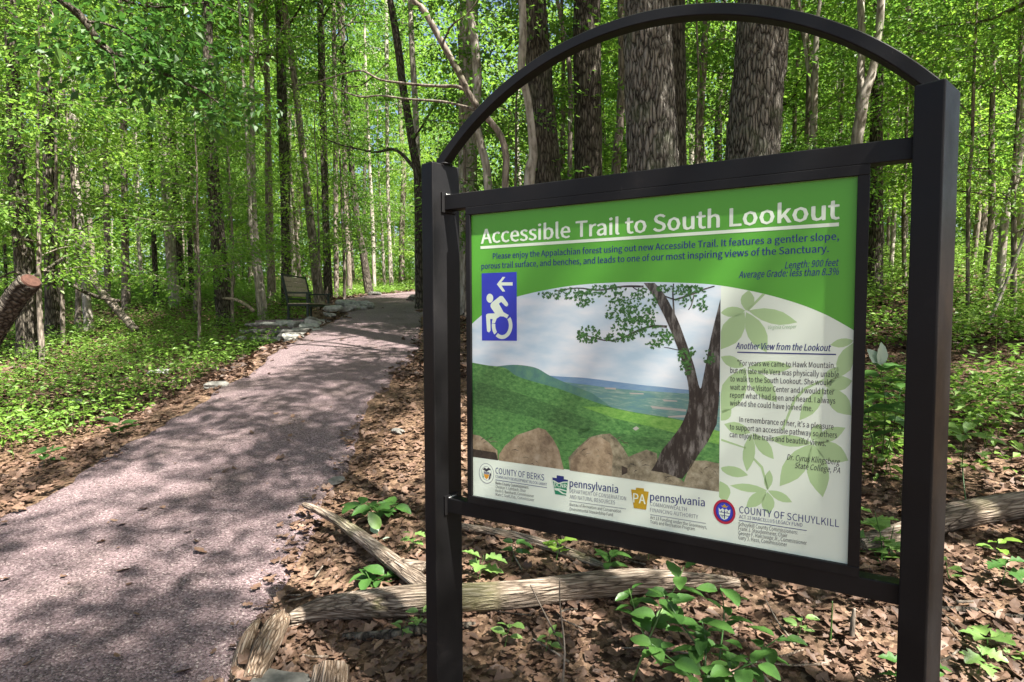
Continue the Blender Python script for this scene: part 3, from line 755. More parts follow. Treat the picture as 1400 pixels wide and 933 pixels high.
# wheelchair badge
bd = poly('accessibility_badge', [(658.7, 374), (706.4, 372), (706.8, 466.3), (659, 465.8)], I_blue, 15)
K = 622 / 80.0
def Z7(x, y): return (650 + x / K, 360 + y / K)
def seg(p, q, w0):
    (x0, y0), (x1, y1) = p, q; L = math.hypot(x1 - x0, y1 - y0); ux, uy = (x1 - x0) / L, (y1 - y0) / L
    nx, ny = -uy, ux; P = []
    for k in range(9):
        a = math.pi / 2 + math.pi * k / 8; P.append((x0 + w0 / 2 * (ux * math.cos(a) + nx * math.sin(a)), y0 + w0 / 2 * (uy * math.cos(a) + ny * math.sin(a))))
    for k in range(9):
        a = -math.pi / 2 + math.pi * k / 8; P.append((x1 + w0 / 2 * (ux * math.cos(a) + nx * math.sin(a)), y1 + w0 / 2 * (uy * math.cos(a) + ny * math.sin(a))))
    return [Z7(*t) for t in P]
def ring(cx, cy, rx, ry, wx, a0, a1, n=28):
    P = []
    for k in range(n + 1):
        a = math.radians(a0 + (a1 - a0) * k / n); P.append((cx + rx * math.cos(a), cy + ry * math.sin(a)))
    for k in range(n + 1):
        a = math.radians(a1 + (a0 - a1) * k / n); P.append((cx + (rx - wx) * math.cos(a), cy + (ry - wx * 1.1) * math.sin(a)))
    return [Z7(*t) for t in P]
def bw(name, P): return poly(name, P, I_white, 16, parent=bd)
bw('printed_arrow', [Z7(*t) for t in ((228, 225), (290, 147), (318, 147), (275, 204), (396, 204), (396, 238), (278, 238), (318, 302), (288, 302))])
bw('printed_head', [Z7(154 + 36 * math.cos(a), 373 + 48 * math.sin(a)) for a in np.linspace(0, 6.2, 24)])
bw('printed_torso', [Z7(*t) for t in ((160, 445), (172, 422), (262, 350), (290, 350), (345, 425), (349, 445), (335, 462), (318, 457), (274, 412), (250, 432), (300, 522), (355, 552), (336, 588), (300, 568), (262, 566), (226, 590), (208, 640), (178, 640), (176, 625), (184, 595), (158, 593), (162, 718), (145, 737), (124, 725), (113, 560), (118, 545), (132, 537), (208, 534), (164, 470))])
bw('printed_wheel', ring(284, 662, 110, 145, 38, -38, 128))
bw('printed_wheel', ring(284, 662, 110, 145, 38, 138, 188))

# lettering, in the sans face that ships with Blender (its built-in face if missing)
import os
try: FONT = bpy.data.fonts.load(os.path.join(bpy.utils.resource_path('LOCAL'), 'datafiles', 'fonts', 'Noto Sans CJK Regular.woff2'))
except Exception: FONT = None
def glyphs(s, bold, shear):
    cu = bpy.data.curves.new('t', 'FONT'); cu.body = s; cu.size = 1; cu.offset = bold; cu.shear = shear; cu.resolution_u = 2
    cu.fill_mode = 'FRONT'
    if FONT: cu.font = FONT
    ob = bpy.data.objects.new('t', cu); COL.objects.link(ob)
    bpy.context.view_layer.update()
    me = bpy.data.meshes.new_from_object(ob); bpy.data.objects.remove(ob); bpy.data.curves.remove(cu)
    return me
_h = glyphs('H', 0, 0); CAPH = max(v.co.y for v in _h.vertices)
def text(s, L, Rt, hpx, mat, bold=0.0, shear=0.0, lay=14, name='lettering', parent=panel, wfit=True, xs=None):
    """L, Rt: pixel ends of the baseline; hpx: height in pixels of a capital at the left end"""
    fat = bold > .015
    me = glyphs(s, 0 if fat else bold * CAPH / .7, shear)
    (aL, zL), (aR, zR) = S(*L), S(*Rt)
    hh = S(L[0], L[1] - hpx)[1] - zL
    n = len(me.vertices); V = np.empty(n * 3, np.float32); me.vertices.foreach_get('co', V); V = V.reshape(-1, 3)
    x0, x1 = V[:, 0].min(), V[:, 0].max(); sx = (aR - aL) / (x1 - x0); sy = hh / CAPH
    t = (V[:, 0] - x0)
    out = np.stack([aL + t * sx, np.full(n, PE - LSTEP * lay), zL + (zR - zL) * t / (x1 - x0) + V[:, 1] * sy], -1)
    if fat:      # heavy face: the glyphs struck five times side by side
        fc = [tuple(p.vertices) for p in me.polygons]; V5 = []; F5 = []; q = bold * sy * CAPH
        for k, (dx, dz) in enumerate(((0, 0), (q, 0), (-q, 0), (q * .5, q * .45), (-q * .5, -q * .45))):
            o5 = out.copy(); o5[:, 0] += dx; o5[:, 2] += dz; o5[:, 1] -= LSTEP * .15 * k
            F5 += [tuple(i + k * n for i in f) for f in fc]; V5.append(o5)
        me = bpy.data.meshes.new(name); me.from_pydata(np.concatenate(V5).tolist(), [], F5); me.update()
    else: me.vertices.foreach_set('co', out.astype(np.float32).ravel()); me.name = name; me.update()
    o = link(name, me, parent, None); me.materials.clear(); me.materials.append(mat)
    return o
def rule(p, q, th, mat, lay=14, name='printed_rule'):
    return poly(name, [p, q, (q[0], q[1] + th), (p[0], p[1] + th)], mat, lay)
text('Accessible Trail to South Lookout', (658, 333.5), (1147, 299.5), 19.5, I_white, .034)
poly('printed_rule', [(657, 337), (1147, 304.5), (1147, 309.5), (657, 340.8)], I_white, 14)
text('Please enjoy the Appalachian forest using out new Accessible Trail. It features a gentler slope,', (674, 354.3), (1147, 328), 7.6, I_navy, .022)
text('porous trail surface, and benches, and leads to one of our most inspiring views of the Sanctuary.', (658.5, 368), (1133, 344.8), 7.6, I_navy, .022)
text('Length: 900 feet', (1073, 367.4), (1147, 363.5), 9, I_navy, .012, .25)
text('Average Grade: less than 8.3%', (1010, 380.3), (1147, 376), 9, I_navy, .012, .25)
text('Virginia Creeper', (1050, 450.5), (1089, 449), 4.8, I_ltgreen, 0, .2)
text('Another View from the Lookout', (1006, 477.2), (1136, 480.4), 8.6, I_navy, .022, .25)
poly('printed_rule', [(1008, 481), (1143, 484), (1143, 485.8), (1008, 482.6)], I_navy, 14)
for s, L, Rt in (('\u201cFor years we came to Hawk Mountain,', (1008, 500), (1142, 503.6)),
                 ('but my late wife Vera was physically unable', (998.5, 510.2), (1147, 516.2)),
                 ('to walk to the South Lookout. She would', (998.5, 521.6), (1136.5, 527.2)),
                 ('wait at the Visitor Center and I would later', (998.3, 532.8), (1140.5, 539.8)),
                 ('report what I had seen and heard. I always', (998.2, 543.6), (1142, 552.2)),
                 ('wished she could have joined me.', (998, 554.4), (1111, 562.4)),
                 ("In remembrance of her, it's a pleasure", (1011, 577), (1139.5, 587.6)),
                 ('to support an accessible pathway so others', (997.7, 587.2), (1144.3, 599)),
                 ('can enjoy the trails and beautiful views.\u201d', (997.5, 597.6), (1132.5, 610.6))):
    text(s, L, Rt, 7.2, I_black, .006)
text('Dr. Cyrus Klingsberg', (1076, 628.6), (1148.5, 636), 7.6, I_black, .004, .25)
text('State College, PA', (1086.5, 640), (1148.5, 647.4), 7.6, I_black, .004, .25)
# footer
text('COUNTY OF BERKS', (677.5, 647.5), (744, 657.5), 8.2, I_navy, 0)
text('COMMUNITY DEVELOPMENT BLOCK GRANT', (677.5, 653.3), (748, 664.5), 3.6, I_navy, 0)
poly('printed_rule', [(677.5, 655.8), (748, 666.8), (748, 667.5), (677.5, 656.5)], I_navy, 14)
for i, s in enumerate(('Berks County Commissioners:', 'Christian Y. Leinbach, Chair', 'Kevin S. Barnhardt, Commissioner', 'Mark C. Scott, Esq., Commissioner')):
    text(s, (677.7, 662.2 + i * 5.2), ((723, 719, 730, 730.5)[i], (668.6, 673.2, 680.3, 685.8)[i]), 3.7, I_black, .01 if i == 0 else 0)
text('pennsylvania', (779, 665.5), (845, 674.3), 10, I_navy, .016)
text('DEPARTMENT OF CONSERVATION', (779, 673.6), (856, 684.6), 5.2, I_grey, 0)
text('AND NATURAL RESOURCES', (779, 681.6), (841, 690), 5.2, I_grey, 0)
poly('printed_rule', [(779, 684.6), (856, 695.8), (856, 696.5), (779, 685.3)], I_grey, 14)
text('Bureau of Recreation and Conservation', (779, 691.6), (849, 701.6), 4.1, I_black, 0)
text('Environmental Stewardship Fund', (779, 697.8), (838, 706.2), 4.1, I_black, 0)
text('pennsylvania', (889, 684.2), (963.5, 692.6), 10.4, I_navy, .016)
text('COMMONWEALTH', (889, 691.6), (939, 699.4), 5.2, I_grey, 0)
text('FINANCING AUTHORITY', (889, 699.6), (954.5, 709.6), 5.2, I_grey, 0)
poly('printed_rule', [(889, 703.2), (965, 715.4), (965, 716.2), (889, 704)], I_grey, 14)
text('Act 13 Funding under the Greenways,', (889, 709.6), (966.5, 723.4), 4.4, I_black, 0)
text('Trails and Recreation Program', (889, 715.6), (950, 725.6), 4.4, I_black, 0)
text('COUNTY OF SCHUYLKILL', (1010.5, 701.4), (1147, 721), 9.4, I_navy, 0)
text('ACT 13 MARCELLUS LEGACY FUND', (1010.5, 708.6), (1097, 720.6), 4.6, I_navy, 0)
poly('printed_rule', [(1010.5, 711), (1103, 725.2), (1103, 726.1), (1010.5, 711.9)], I_navy, 14)
for i, s in enumerate(('Schuylkill County Commissioners:', 'Frank J. Staudenmeier, Chair', 'George F. Halcovage Jr., Commissioner', 'Gary J. Hess, Commissioner')):
    text(s, (1009.6, 718.8 + i * 6.2), ((1090.5, 1076.5, 1103, 1076)[i], (731, 735.2, 745.4, 747.6)[i]), 5.2, I_black, 0)
def disc(cx, cy, rx, ry, sh, n=28): return [(cx + rx * math.cos(a), cy + ry * math.sin(a) + sh * rx * math.cos(a)) for a in np.linspace(0, 2 * math.pi, n, endpoint=False)]
se = poly('county_seal', disc(665.2, 647.4, 10.2, 13.8, .15), I_grey, 14)
def sp(name, P, m, l, par): return poly(name, P, m, l, parent=par)
sp('seal_band', disc(665.2, 647.4, 9.6, 13.1, .15), I_cream, 15, se)
sp('seal_ring', disc(665.2, 647.4, 7.2, 9.6, .15), I_grey, 16, se)
sp('seal_field', disc(665.2, 647.4, 6.8, 9.1, .15), I_cream, 17, se)
sp('seal_eagle', [(660, 641.5), (663, 639.4), (665, 641.6), (668, 639.6), (671.5, 642.6), (668, 643.4), (665.4, 645), (662, 643.2)], I_black, 18, se)
sp('seal_shield', [(661.5, 644.4), (669.3, 645.6), (669, 649), (661.6, 648)], I_grey, 18, se)
sp('seal_shield', [(661.6, 648.2), (669, 649.3), (668, 653), (665.2, 655.6), (662.4, 652.3)], I_orange, 18, se)
sp('seal_supporter', [(670, 646), (671.8, 649), (670, 655), (668, 656)], I_black, 18, se)
sp('seal_supporter', [(659.6, 645), (660.8, 649), (662, 654), (660, 652)], I_dkgreen, 18, se)
s2 = poly('county_seal', disc(990.5, 700, 15.2, 16.8, .15), I_red, 14)
sp('seal_ring', disc(990.5, 700, 12.2, 13.4, .15), I_navy, 15, s2)
sp('seal_field', disc(990.5, 700, 11.0, 12.2, .15), I_blue, 16, s2)
sp('seal_crest', [(985.5, 690.5), (988, 692), (990.5, 689.3), (993, 692.6), (996, 691.6), (993.5, 694.4), (988, 693.8)], I_gold, 17, s2)
sp('seal_shield', [(982.5, 694), (985, 697), (988, 695), (990.5, 697.6), (993, 695.8), (996, 698.5), (998.6, 696.6), (998, 704), (994, 709.6), (990, 711), (986, 708.4), (983, 702.5)], I_white, 17, s2)
for P_ in ([(983.6, 699.4), (997.6, 701.8), (997.5, 702.8), (983.7, 700.4)], [(984.2, 703.6), (996.6, 705.8), (996.2, 706.7), (984.6, 704.6)], [(989.8, 697.8), (991.2, 698), (991.2, 709.6), (989.8, 709.4)], [(986.2, 698), (987.3, 698.2), (987.3, 700), (986.2, 699.8)], [(993.6, 698.8), (994.8, 699), (994.8, 701), (993.6, 700.8)], [(986.5, 705.4), (987.8, 705.6), (988, 708), (987, 707.4)]):
    sp('seal_device', P_, I_navy, 18, s2)
k1 = poly('keystone_emblem', [(755.2, 653), (761.2, 653.9), (761.2, 650), (771, 651.5), (771, 655.4), (776.6, 656.3), (774, 678), (759, 675.8)], I_dkgreen, 14)
sp('keystone_top', [(755.2, 653), (761.2, 653.9), (761.2, 650), (771, 651.5), (771, 655.4), (776.6, 656.3), (776.2, 658.4), (770, 658.6), (764, 660.4), (758, 657), (755.5, 656.2)], I_navy, 15, k1)
for i, P in enumerate(([(755.6, 656.4), (758, 657.2), (764, 660.6), (770, 658.8), (776.2, 658.6), (776, 660), (770, 660.2), (764.4, 662), (758, 658.8), (755.8, 658)], [(758, 668.4), (764, 669.4), (770, 674), (774.5, 675), (774.3, 676.6), (769, 675.6), (763, 671.2), (758.3, 670.2)], [(757.9, 667), (766, 668.2), (775.2, 671), (775, 672.4), (766, 670), (758, 668)])): sp('keystone_wave', P, I_white, 16, k1)
text('DCNR', (757.6, 665.2), (774.8, 667.8), 5.6, I_white, .03, lay=17, parent=k1)
k2 = poly('keystone_emblem', [(862.8, 669.2), (869.2, 670), (870, 667), (880.4, 668), (880.6, 671.6), (887, 672.6), (883.4, 697.2), (866.6, 694.8)], I_gold, 14)
text('PA', (865.8, 687), (882.4, 689.4), 12.6, I_white, .022, lay=16, parent=k2)

# ================================================================== BENCH
def part(nm, parent, mat, *b, bev=.004):
    return link(nm, box_mesh(nm, *b, bev), parent, M[mat])
bx_, by_ = -4.52, 11.75
bz = tz(-3.2, 12) - .10
bn = empty('park_bench', (bx_, by_, bz), -.02)
tag(bn, 'dark green metal bench with weathered slats on the stone pad left of the trail', 'bench')
BL = 1.25
for y in (0, BL):
    part('leg', bn, 'green_metal', .40, .445, y, y + .04, 0, .52)
    part('armrest', bn, 'green_metal', .0, .50, y - .01, y + .05, .52, .552)
    G = Geo(); tube(G, [(.03, y + .02, 0), (.03, y + .02, .3), (-.01, y + .02, .55), (-.09, y + .02, .93)], [.026] * 4, 6)
    link('back_post', G.mesh('back_post', False), bn, M['green_metal'])
    part('side_rail', bn, 'green_metal', .03, .44, y, y + .035, .27, .31)
part('front_rail', bn, 'green_metal', .42, .46, .04, BL, .26, .295)
part('back_rail', bn, 'green_metal', .005, .03, .04, BL, .40, .44)
o = part('back_rail', bn, 'green_metal', -.10, -.075, .04, BL, .885, .92)
for i in range(4):
    z = .47 + i * .102
    o = link('back_slat', box_mesh('back_slat', -.012, .012, .03, BL + .01, -.047, .047, .004), bn, M['slat'])
    o.location = (-.015 - .022 * i, 0, z + .05); o.rotation_euler = (0, -.2, 0)
for i in range(5):
    o = part('seat_slat', bn, 'slat', .04 + i * .088, .04 + i * .088 + .078, -.02, BL + .06, .31, .332)
part('foot_rail', bn, 'green_metal', .02, .44, .0, .03, .0, .02)
# pad the bench stands on
pad = []
px0, px1, py0, py1 = -5.1, -3.1, 11.15, 13.6
ny, nx = 18, 14
XX, YY = np.meshgrid(np.linspace(px0, px1, nx), np.linspace(py0, py1, ny))
edge = np.minimum.reduce([XX - px0, YY - py0, py1 - YY]) 
ZZ = bz + .012 * (fbm(XX * 4, YY * 4) - .5) - .6 * (1 - sstep(edge / .12)) - .003
o = link('bench_pad', grid_mesh('bench_pad', XX, YY, ZZ), None, M['gravel']); tag(o, 'packed gravel pad under the bench', kind='structure')
# retaining wall of loose stones
ROCKS = [rock_mesh('stone_%d' % i, .17, .12, .075, i * 7 + 3, .45, 2) for i in range(8)]
rw = empty('stone_retaining_wall', (-4.3, 11.0, tz(-4.3, 11.0)))
tag(rw, 'low dry stone wall holding up the near side of the bench pad', 'stone wall')
rr_ = random.Random(3)
def stone_in(root, p, sc, rz, mat='stone'):
    me = rr_.choice(ROCKS); o = bpy.data.objects.new('stone', me); COL.objects.link(o); o.parent = root
    if not me.materials: me.materials.append(M['stone'])
    o.location = Vector(p) - root.location; o.scale = sc; o.rotation_euler = (rr_.uniform(-.15, .15), rr_.uniform(-.15, .15), rz)
    o.material_slots[0].link = 'OBJECT'; o.material_slots[0].material = M[mat]
    return o
for course in range(1, 4):
    x = -5.15 + .1 * course
    while x < -3.35:
        yy = 11.05 - .05 * course * 0 - (.06 * (3 - course))
        zz = bz - .48 + course * .135
        stone_in(rw, (x, yy + rr_.uniform(-.05, .05), zz + rr_.uniform(-.02, .02)), (rr_.uniform(.55, 1.2), rr_.uniform(.7, 1.2), rr_.uniform(.7, 1.15)), rr_.uniform(-.4, .4), 'stone_lt' if rr_.random() < .3 else 'stone')
        x += rr_.uniform(.2, .36)
for i in range(17):            # the end that runs down beside the trail
    t = i / 16; y = 11.0 - 2.0 * t
    stone_in(rw, (left_x(y) - .16 + rr_.uniform(-.13, .1), y, tz(left_x(y) - .3, y) + .06 + rr_.uniform(0, .16) * (1 - t)), (rr_.uniform(.7, 1.2), rr_.uniform(.8, 1.3), rr_.uniform(.8, 1.4)), rr_.uniform(-1.5, 1.5), 'stone_lt' if rr_.random() < .45 else 'stone')
kb = empty('stone_edging', (-3.2, 13.2, tz(-3.4, 13.2)))
tag(kb, 'row of pale grey rocks edging the trail just beyond the bench', 'stone edging')
for i in range(20):
    t = i / 19; a = math.pi * (1.05 * t)
    x = -3.75 + .62 * math.sin(a) * 1.0 - .35 * t; y = 12.3 + 2.3 * t
    stone_in(kb, (x + rr_.uniform(-.08, .08), y, tz(-3.0, y) + .05 + rr_.uniform(0, .07)), (rr_.uniform(.7, 1.2), rr_.uniform(.8, 1.2), rr_.uniform(.8, 1.5)), rr_.uniform(-1.5, 1.5), 'stone_lt')

# ================================================================== TREES
sig_tree('oak_tree', 'thick furrowed oak trunk standing left of the other oak right behind the sign arch', [(885, -20), (887, 100), (893, 235), (900, 400), (903, 520)], [64, 64, 66, 72, 82], 6.0, 'oak', sides=120, nseg=260, amp=.085, kk=17, zs=7, vi=1, low=3.62)
sig_tree('oak_tree', 'dark oak trunk half hidden behind the thick furrowed oak', [(905, -20), (907, 100), (907, 235), (908, 400), (908, 500)], [60, 60, 62, 66, 72], 7.3, 'bark_dk', sides=80, nseg=140, amp=.10, kk=9, zs=5, vi=0, rz=1)
sig_tree('oak_tree', 'right hand oak trunk behind the arch, leaning slightly right and sunlit on its right side', [(1044, -20), (1041, 60), (1028, 210), (1018, 400), (1013, 520)], [67, 66, 66, 70, 80], 6.4, 'oak', sides=120, nseg=260, amp=.085, kk=17, zs=7, vi=1, rz=2, low=2.53)
sig_tree('oak_tree', 'dark straight trunk with a mossy sunlit patch, just left of the thick furrowed oak', [(802, -20), (803, 100), (804, 235), (806, 400), (806, 490)], [33, 35, 37, 40, 46], 9.0, 'bark_dk', sides=60, nseg=120, amp=.11, kk=7, zs=5, vi=0, rz=3)
sig_tree('oak_tree', 'dark trunk leaning left, second big trunk from the arch left foot', [(729, -20), (734, 60), (741, 150), (749, 240), (757, 400), (760, 500)], [31, 32, 34, 36, 40, 46], 8.5, 'bark_dk', sides=60, nseg=120, amp=.11, kk=7, zs=5, vi=2, rz=4)
sig_tree('beech_tree', 'slim pale winding trunk in front of the dark left leaning trunk', [(714, -20), (715, 50), (713, 95), (722, 140), (727, 180), (729, 215), (724, 250), (722, 420)], [9, 10, 10, 10, 11, 12, 15, 18], 7.0, 'bark_lt', vi=2, rz=.5)
sig_tree('beech_tree', 'slim pale bent trunk beside the left side of the arch', [(638, -20), (648, 50), (653, 110), (650, 160), (658, 200), (667, 250), (672, 420)], [8, 11, 12, 11, 10, 11, 13], 9.0, 'bark_lt', vi=2, rz=1.5)
sig_tree('leaning_tree', 'slender tree leaning far left with two long bare limbs reaching over the trail', [(557, -20), (580, 15), (605, 60), (625, 95), (645, 135), (665, 160), (684, 185), (692, 215), (691, 250), (690, 420)], [7, 8, 8, 8, 8, 8, 8, 9, 9, 11], 6.6, 'bark_md', vi=2, H=9, top_sc=.6, top='u', rz=0,
         branches=[([(648, 140, 0), (630, 120, .1), (600, 118, .3), (560, 115, .5), (520, 109, .7), (495, 97, .8), (470, 101, 1.), (440, 110, 1.2), (405, 118, 1.4)], .022, .006, 0),
                   ([(655, 152, 0), (610, 140, .3), (560, 136, .6), (520, 131, .8), (490, 132, 1.), (450, 118, 1.2), (420, 112, 1.4)], .018, .005, 0),
                   ([(605, 60, 0), (618, 35, -.2), (640, 18, -.3), (660, -10, -.4)], .012, .004, 4)])
sig_tree('maple_tree', 'dark bowed trunk rising at the right edge of the trail beside the sign post', [(531, -20), (537, 20), (545, 70), (551, 120), (558, 160), (565, 205), (571, 240), (573, 320), (574, 405)], [8, 9, 10, 10, 10, 10, 11, 11, 13], 13.4, 'bark_dk', vi=0, rz=2,
         branches=[([(571, 238, 0), (560, 222, .2), (548, 210, .4), (535, 204, .5), (515, 208, .6), (490, 204, .8), (465, 198, 1.0), (440, 188, 1.2)], .05, .012, 10), ([(563, 195, 0), (585, 160, -.5), (600, 135, -.7)], .03, .01, 6)])
sig_tree('beech_tree', 'pale straight trunk close beside the dark bowed trunk at the trail edge', [(563, 60), (568, 150), (571, 260), (572, 405)], [8, 8, 9, 9], 14.5, 'bark_lt', vi=2, rz=.7)
LEFT = [
 ('maple_tree', 'stout dark trunk nearest the bench on its left side', [(283, -20), (284, 80), (286, 165), (291, 240), (298, 320), (307, 435)], [13, 14, 15, 16, 17, 22], 14.0, 'bark_dk', 't', 0),
 ('beech_tree', 'pale sunlit trunk standing left of the stout dark trunk', [(216, -20), (220, 100), (223, 200), (229, 300), (240, 425)], [9, 10, 10, 11, 14], 17.0, 'bark_lt', 't', 2),
 ('beech_tree', 'thicker stem of the slanting pale pair left of the bench', [(343, -20), (345, 150), (347, 280), (352, 350), (361, 425)], [6, 7, 7, 8, 9], 15.0, 'bark_lt', 'u', 3),
 ('beech_tree', 'thinner stem of the slanting pale pair left of the bench', [(330, 60), (338, 190), (343, 310), (350, 380), (355, 425)], [4, 5, 5, 5, 6], 14.6, 'bark_lt', 'u', 2),
 ('maple_tree', 'straight dark trunk right behind the bench backrest', [(381, -20), (384, 60), (386, 150), (390, 260), (392, 410)], [11, 12, 12, 13, 15], 17.5, 'bark_dk', 't', 1),
 ('maple_tree', 'grey leaning trunk above the bench armrest', [(385, -20), (400, 90), (412, 190), (424, 300), (437, 415)], [7, 8, 9, 11, 14], 16.0, 'bark_md', 't', 2),
 ('maple_tree', 'dark trunk just right of the grey leaning trunk by the bench', [(437, -20), (440, 100), (443, 220), (446, 320), (449, 410)], [8, 9, 9, 10, 13], 17.2, 'bark_dk', 't', 0),
 ('maple_tree', 'narrow upright trunk midway between bench and trail bend', [(455, -20), (458, 140), (459, 280), (460, 405)], [6, 6, 6, 7], 20.0, 'bark_md', 't', 2),
 ('maple_tree', 'brown leaning trunk at the inside of the trail bend', [(462, -20), (474, 150), (487, 290), (497, 350), (505, 405)], [7, 8, 8, 9, 11], 21.0, 'bark_dk', 't', 0),
 ('maple_tree', 'crooked trunk left of the brown leaning trunk at the trail bend', [(468, -20), (470, 150), (473, 290), (477, 360), (478, 402)], [6, 6, 7, 7, 8], 23.0, 'bark_md', 't', 1),
 ('beech_tree', 'white thin trunk beyond the trail bend', [(528, -20), (529, 150), (531, 290), (535, 388)], [5, 5, 5, 6], 27.0, 'bark_lt', 't', 2),
 ('beech_tree', 'pale thin trunk between the trail bend and the brown leaning trunk', [(500, 100), (505, 220), (509, 300), (512, 392)], [4, 4, 5, 5], 26.0, 'bark_lt', 't', 2),
 ('maple_tree', 'big dark trunk at the far left behind the sawn limb', [(12, -20), (16, 60), (20, 160), (24, 260), (34, 360), (40, 460)], [14, 15, 18, 22, 24, 28], 9.5, 'bark_dk', 't', 1),
 ('maple_tree', 'second dark trunk from the left beyond the sawn limb', [(62, -20), (66, 110), (68, 220), (70, 330), (72, 440)], [12, 13, 15, 16, 19], 11.5, 'bark_dk', 't', 0),
 ('beech_tree', 'mottled crooked trunk at left with peeling pale bark', [(90, -20), (98, 120), (103, 230), (112, 330), (120, 430)], [7, 8, 8, 9, 11], 13.0, 'bark_lt', 't', 2),
 ('maple_tree', 'slim grey trunk above the fallen dead limb at left', [(163, -20), (168, 110), (170, 230), (171, 330), (173, 430)], [7, 8, 8, 9, 10], 16.0, 'bark_md', 't', 1),
 ('maple_tree', 'thin dark trunk between the pale sunlit trunk and the stout dark one', [(250, -20), (254, 150), (258, 290), (263, 410)], [5, 6, 6, 8], 18.5, 'bark_dk', 't', 2),
 ('maple_tree', 'thin dark trunk close on the right side of the pale sunlit trunk', [(232, 60), (236, 180), (243, 300), (250, 420)], [6, 7, 8, 9], 18.0, 'bark_dk', 't', 2),
 ('maple_tree', 'narrow dark trunk left of the pale sunlit trunk', [(198, -20), (203, 150), (209, 290), (214, 420)], [5, 6, 6, 7], 17.5, 'bark_dk', 't', 0),
 ('maple_tree', 'mid grey trunk between the slim grey trunk and the mottled one', [(140, -20), (143, 150), (146, 300), (148, 430)], [6, 6, 7, 8], 19.0, 'bark_md', 't', 2),
 ('maple_tree', 'brown trunk between the slanting pale pair and the bench', [(362, -20), (366, 150), (368, 290), (372, 410)], [7, 8, 9, 12], 19.5, 'bark_md', 't', 1),
]
for i, (nm, lab, pts, wd, Y, bk, top, vi) in enumerate(LEFT):
    sig_tree(nm, lab, pts, wd, Y, bk, top=top, vi=vi, rz=i * 1.3, sides=16, nseg=50)
sig_tree('forked_tree', 'pale forked trunk seen under the right part of the arch', [(1206, -20), (1200, 50), (1192, 100), (1181, 132), (1176, 165), (1171, 200), (1168, 300), (1166, 440)], [9, 9, 10, 13, 14, 14, 15, 18], 8.0, 'bark_lt', vi=2,
         branches=[([(1181, 136, 0), (1177, 100, .1), (1179, 60, .15), (1177, 20, .2), (1178, -30, .3), (1184, -90, .3)], .055, .04, 0)])
sig_tree('maple_tree', 'dark trunk directly behind the pale forked trunk', [(1202, -20), (1200, 60), (1198, 180), (1196, 420)], [13, 14, 15, 17], 10.5, 'bark_dk', vi=0, rz=1)
sig_tree('beech_tree', 'thin white trunk between the right hand oak and the pale forked trunk', [(1123, -20), (1117, 30), (1115, 90), (1113, 150), (1112, 205), (1111, 420)], [4, 6, 7, 8, 8, 10], 9.0, 'bark_lt', vi=2, rz=2,
         branches=[([(1113, 130, 0), (1104, 90, .1), (1099, 50, .2), (1094, 10, .3)], .03, .02, 0)])
sig_tree('maple_tree', 'grey bent trunk under the arch between the right oak and the thin white trunk', [(1088, -20), (1098, 40), (1107, 80), (1106, 150), (1104, 220), (1102, 420)], [8, 9, 10, 9, 9, 11], 10.5, 'bark_md', vi=2, rz=.4)
sig_tree('beech_tree', 'pale curved trunk at the right edge of the view', [(1399, -20), (1397, 60), (1399, 130), (1396, 190), (1389, 240), (1374, 300), (1366, 400)], [8, 9, 9, 9, 9, 10, 11], 8.5, 'bark_lt', vi=2, rz=.9)
sig_tree('young_tree', 'thin upright stem just right of the tall right sign post', [(1334, 40), (1331, 120), (1329, 200), (1324, 260), (1323, 420)], [3, 4, 4, 5, 5], 8.0, 'bark_md', top='u', vi=2, H=6, top_sc=.7, kk=3)
sig_tree('young_tree', 'thin bare pale stem leaning right on the slope at the right edge', [(1424, 250), (1400, 322), (1384, 365), (1368, 405), (1349, 447)], [3, 4, 4, 4, 5], 7.0, 'bark_lt', top='u', vi=2, H=4.5, top_sc=.5, kk=3)
sig_tree('maple_tree', 'grey trunk glimpsed between the two big oaks', [(968, -20), (962, 80), (957, 160), (955, 235), (950, 420)], [9, 10, 12, 13, 15], 11.0, 'bark_md', vi=1, rz=2.2)
sig_tree('beech_tree', 'thin grey trunk between the dark mossy trunk and the thick oak', [(848, -20), (850, 60), (848, 160), (842, 240), (840, 420)], [9, 10, 11, 12, 14], 10.0, 'bark_md', vi=2, rz=2.9)
sig_tree('young_tree', 'slender stem curving between the two dark trunks left of the oaks', [(760, -20), (768, 30), (775, 70), (780, 120), (779, 240), (778, 420)], [5, 6, 6, 7, 7, 8], 10.5, 'bark_md', vi=2, rz=2.5, kk=3)

# branch hanging into the top left from a tree just outside the view
root = sig_tree('overhanging_tree', 'dark branch with leaves hanging into the top left corner', [(-230, -200), (-210, 100), (-190, 400), (-185, 640)], [26, 30, 34, 40], 5.2, 'bark_dk', vi=1, rz=1,
    branches=[([(-205, -90, 0), (-60, -70, 0), (40, -35, 0), (85, 0, 0), (115, 28, .1), (138, 60, .2), (165, 78, .3), (200, 92, .3), (240, 108, .4), (280, 128, .5), (310, 150, .6)], .05, .006, 34),
              ([(120, 30, 0), (150, 35, .2), (185, 55, .3), (210, 78, .5), (240, 100, .7), (265, 140, .8)], .014, .004, 16),
              ([(140, 62, .2), (155, 80, .1), (158, 110, .1), (170, 132, .1)], .01, .003, 5),
              ([(30, -40, 0), (80, -30, .4), (140, -10, .8), (210, 10, 1.), (290, 5, 1.2), (350, 30, 1.4)], .02, .004, 26)])
sig_tree('overhanging_tree', 'tree just outside the right edge whose leafy spray hangs in the top right corner', [(1560, -200), (1555, 100), (1550, 400), (1548, 640)], [34, 38, 40, 46], 5.6, 'bark_md', vi=1, rz=1.7,
    branches=[([(1555, -80, 0), (1500, -60, .6), (1440, -20, 1.2), (1390, 10, 1.8), (1340, 30, 2.4), (1290, 35, 3.0), (1240, 48, 3.4)], .05, .01, 26)])

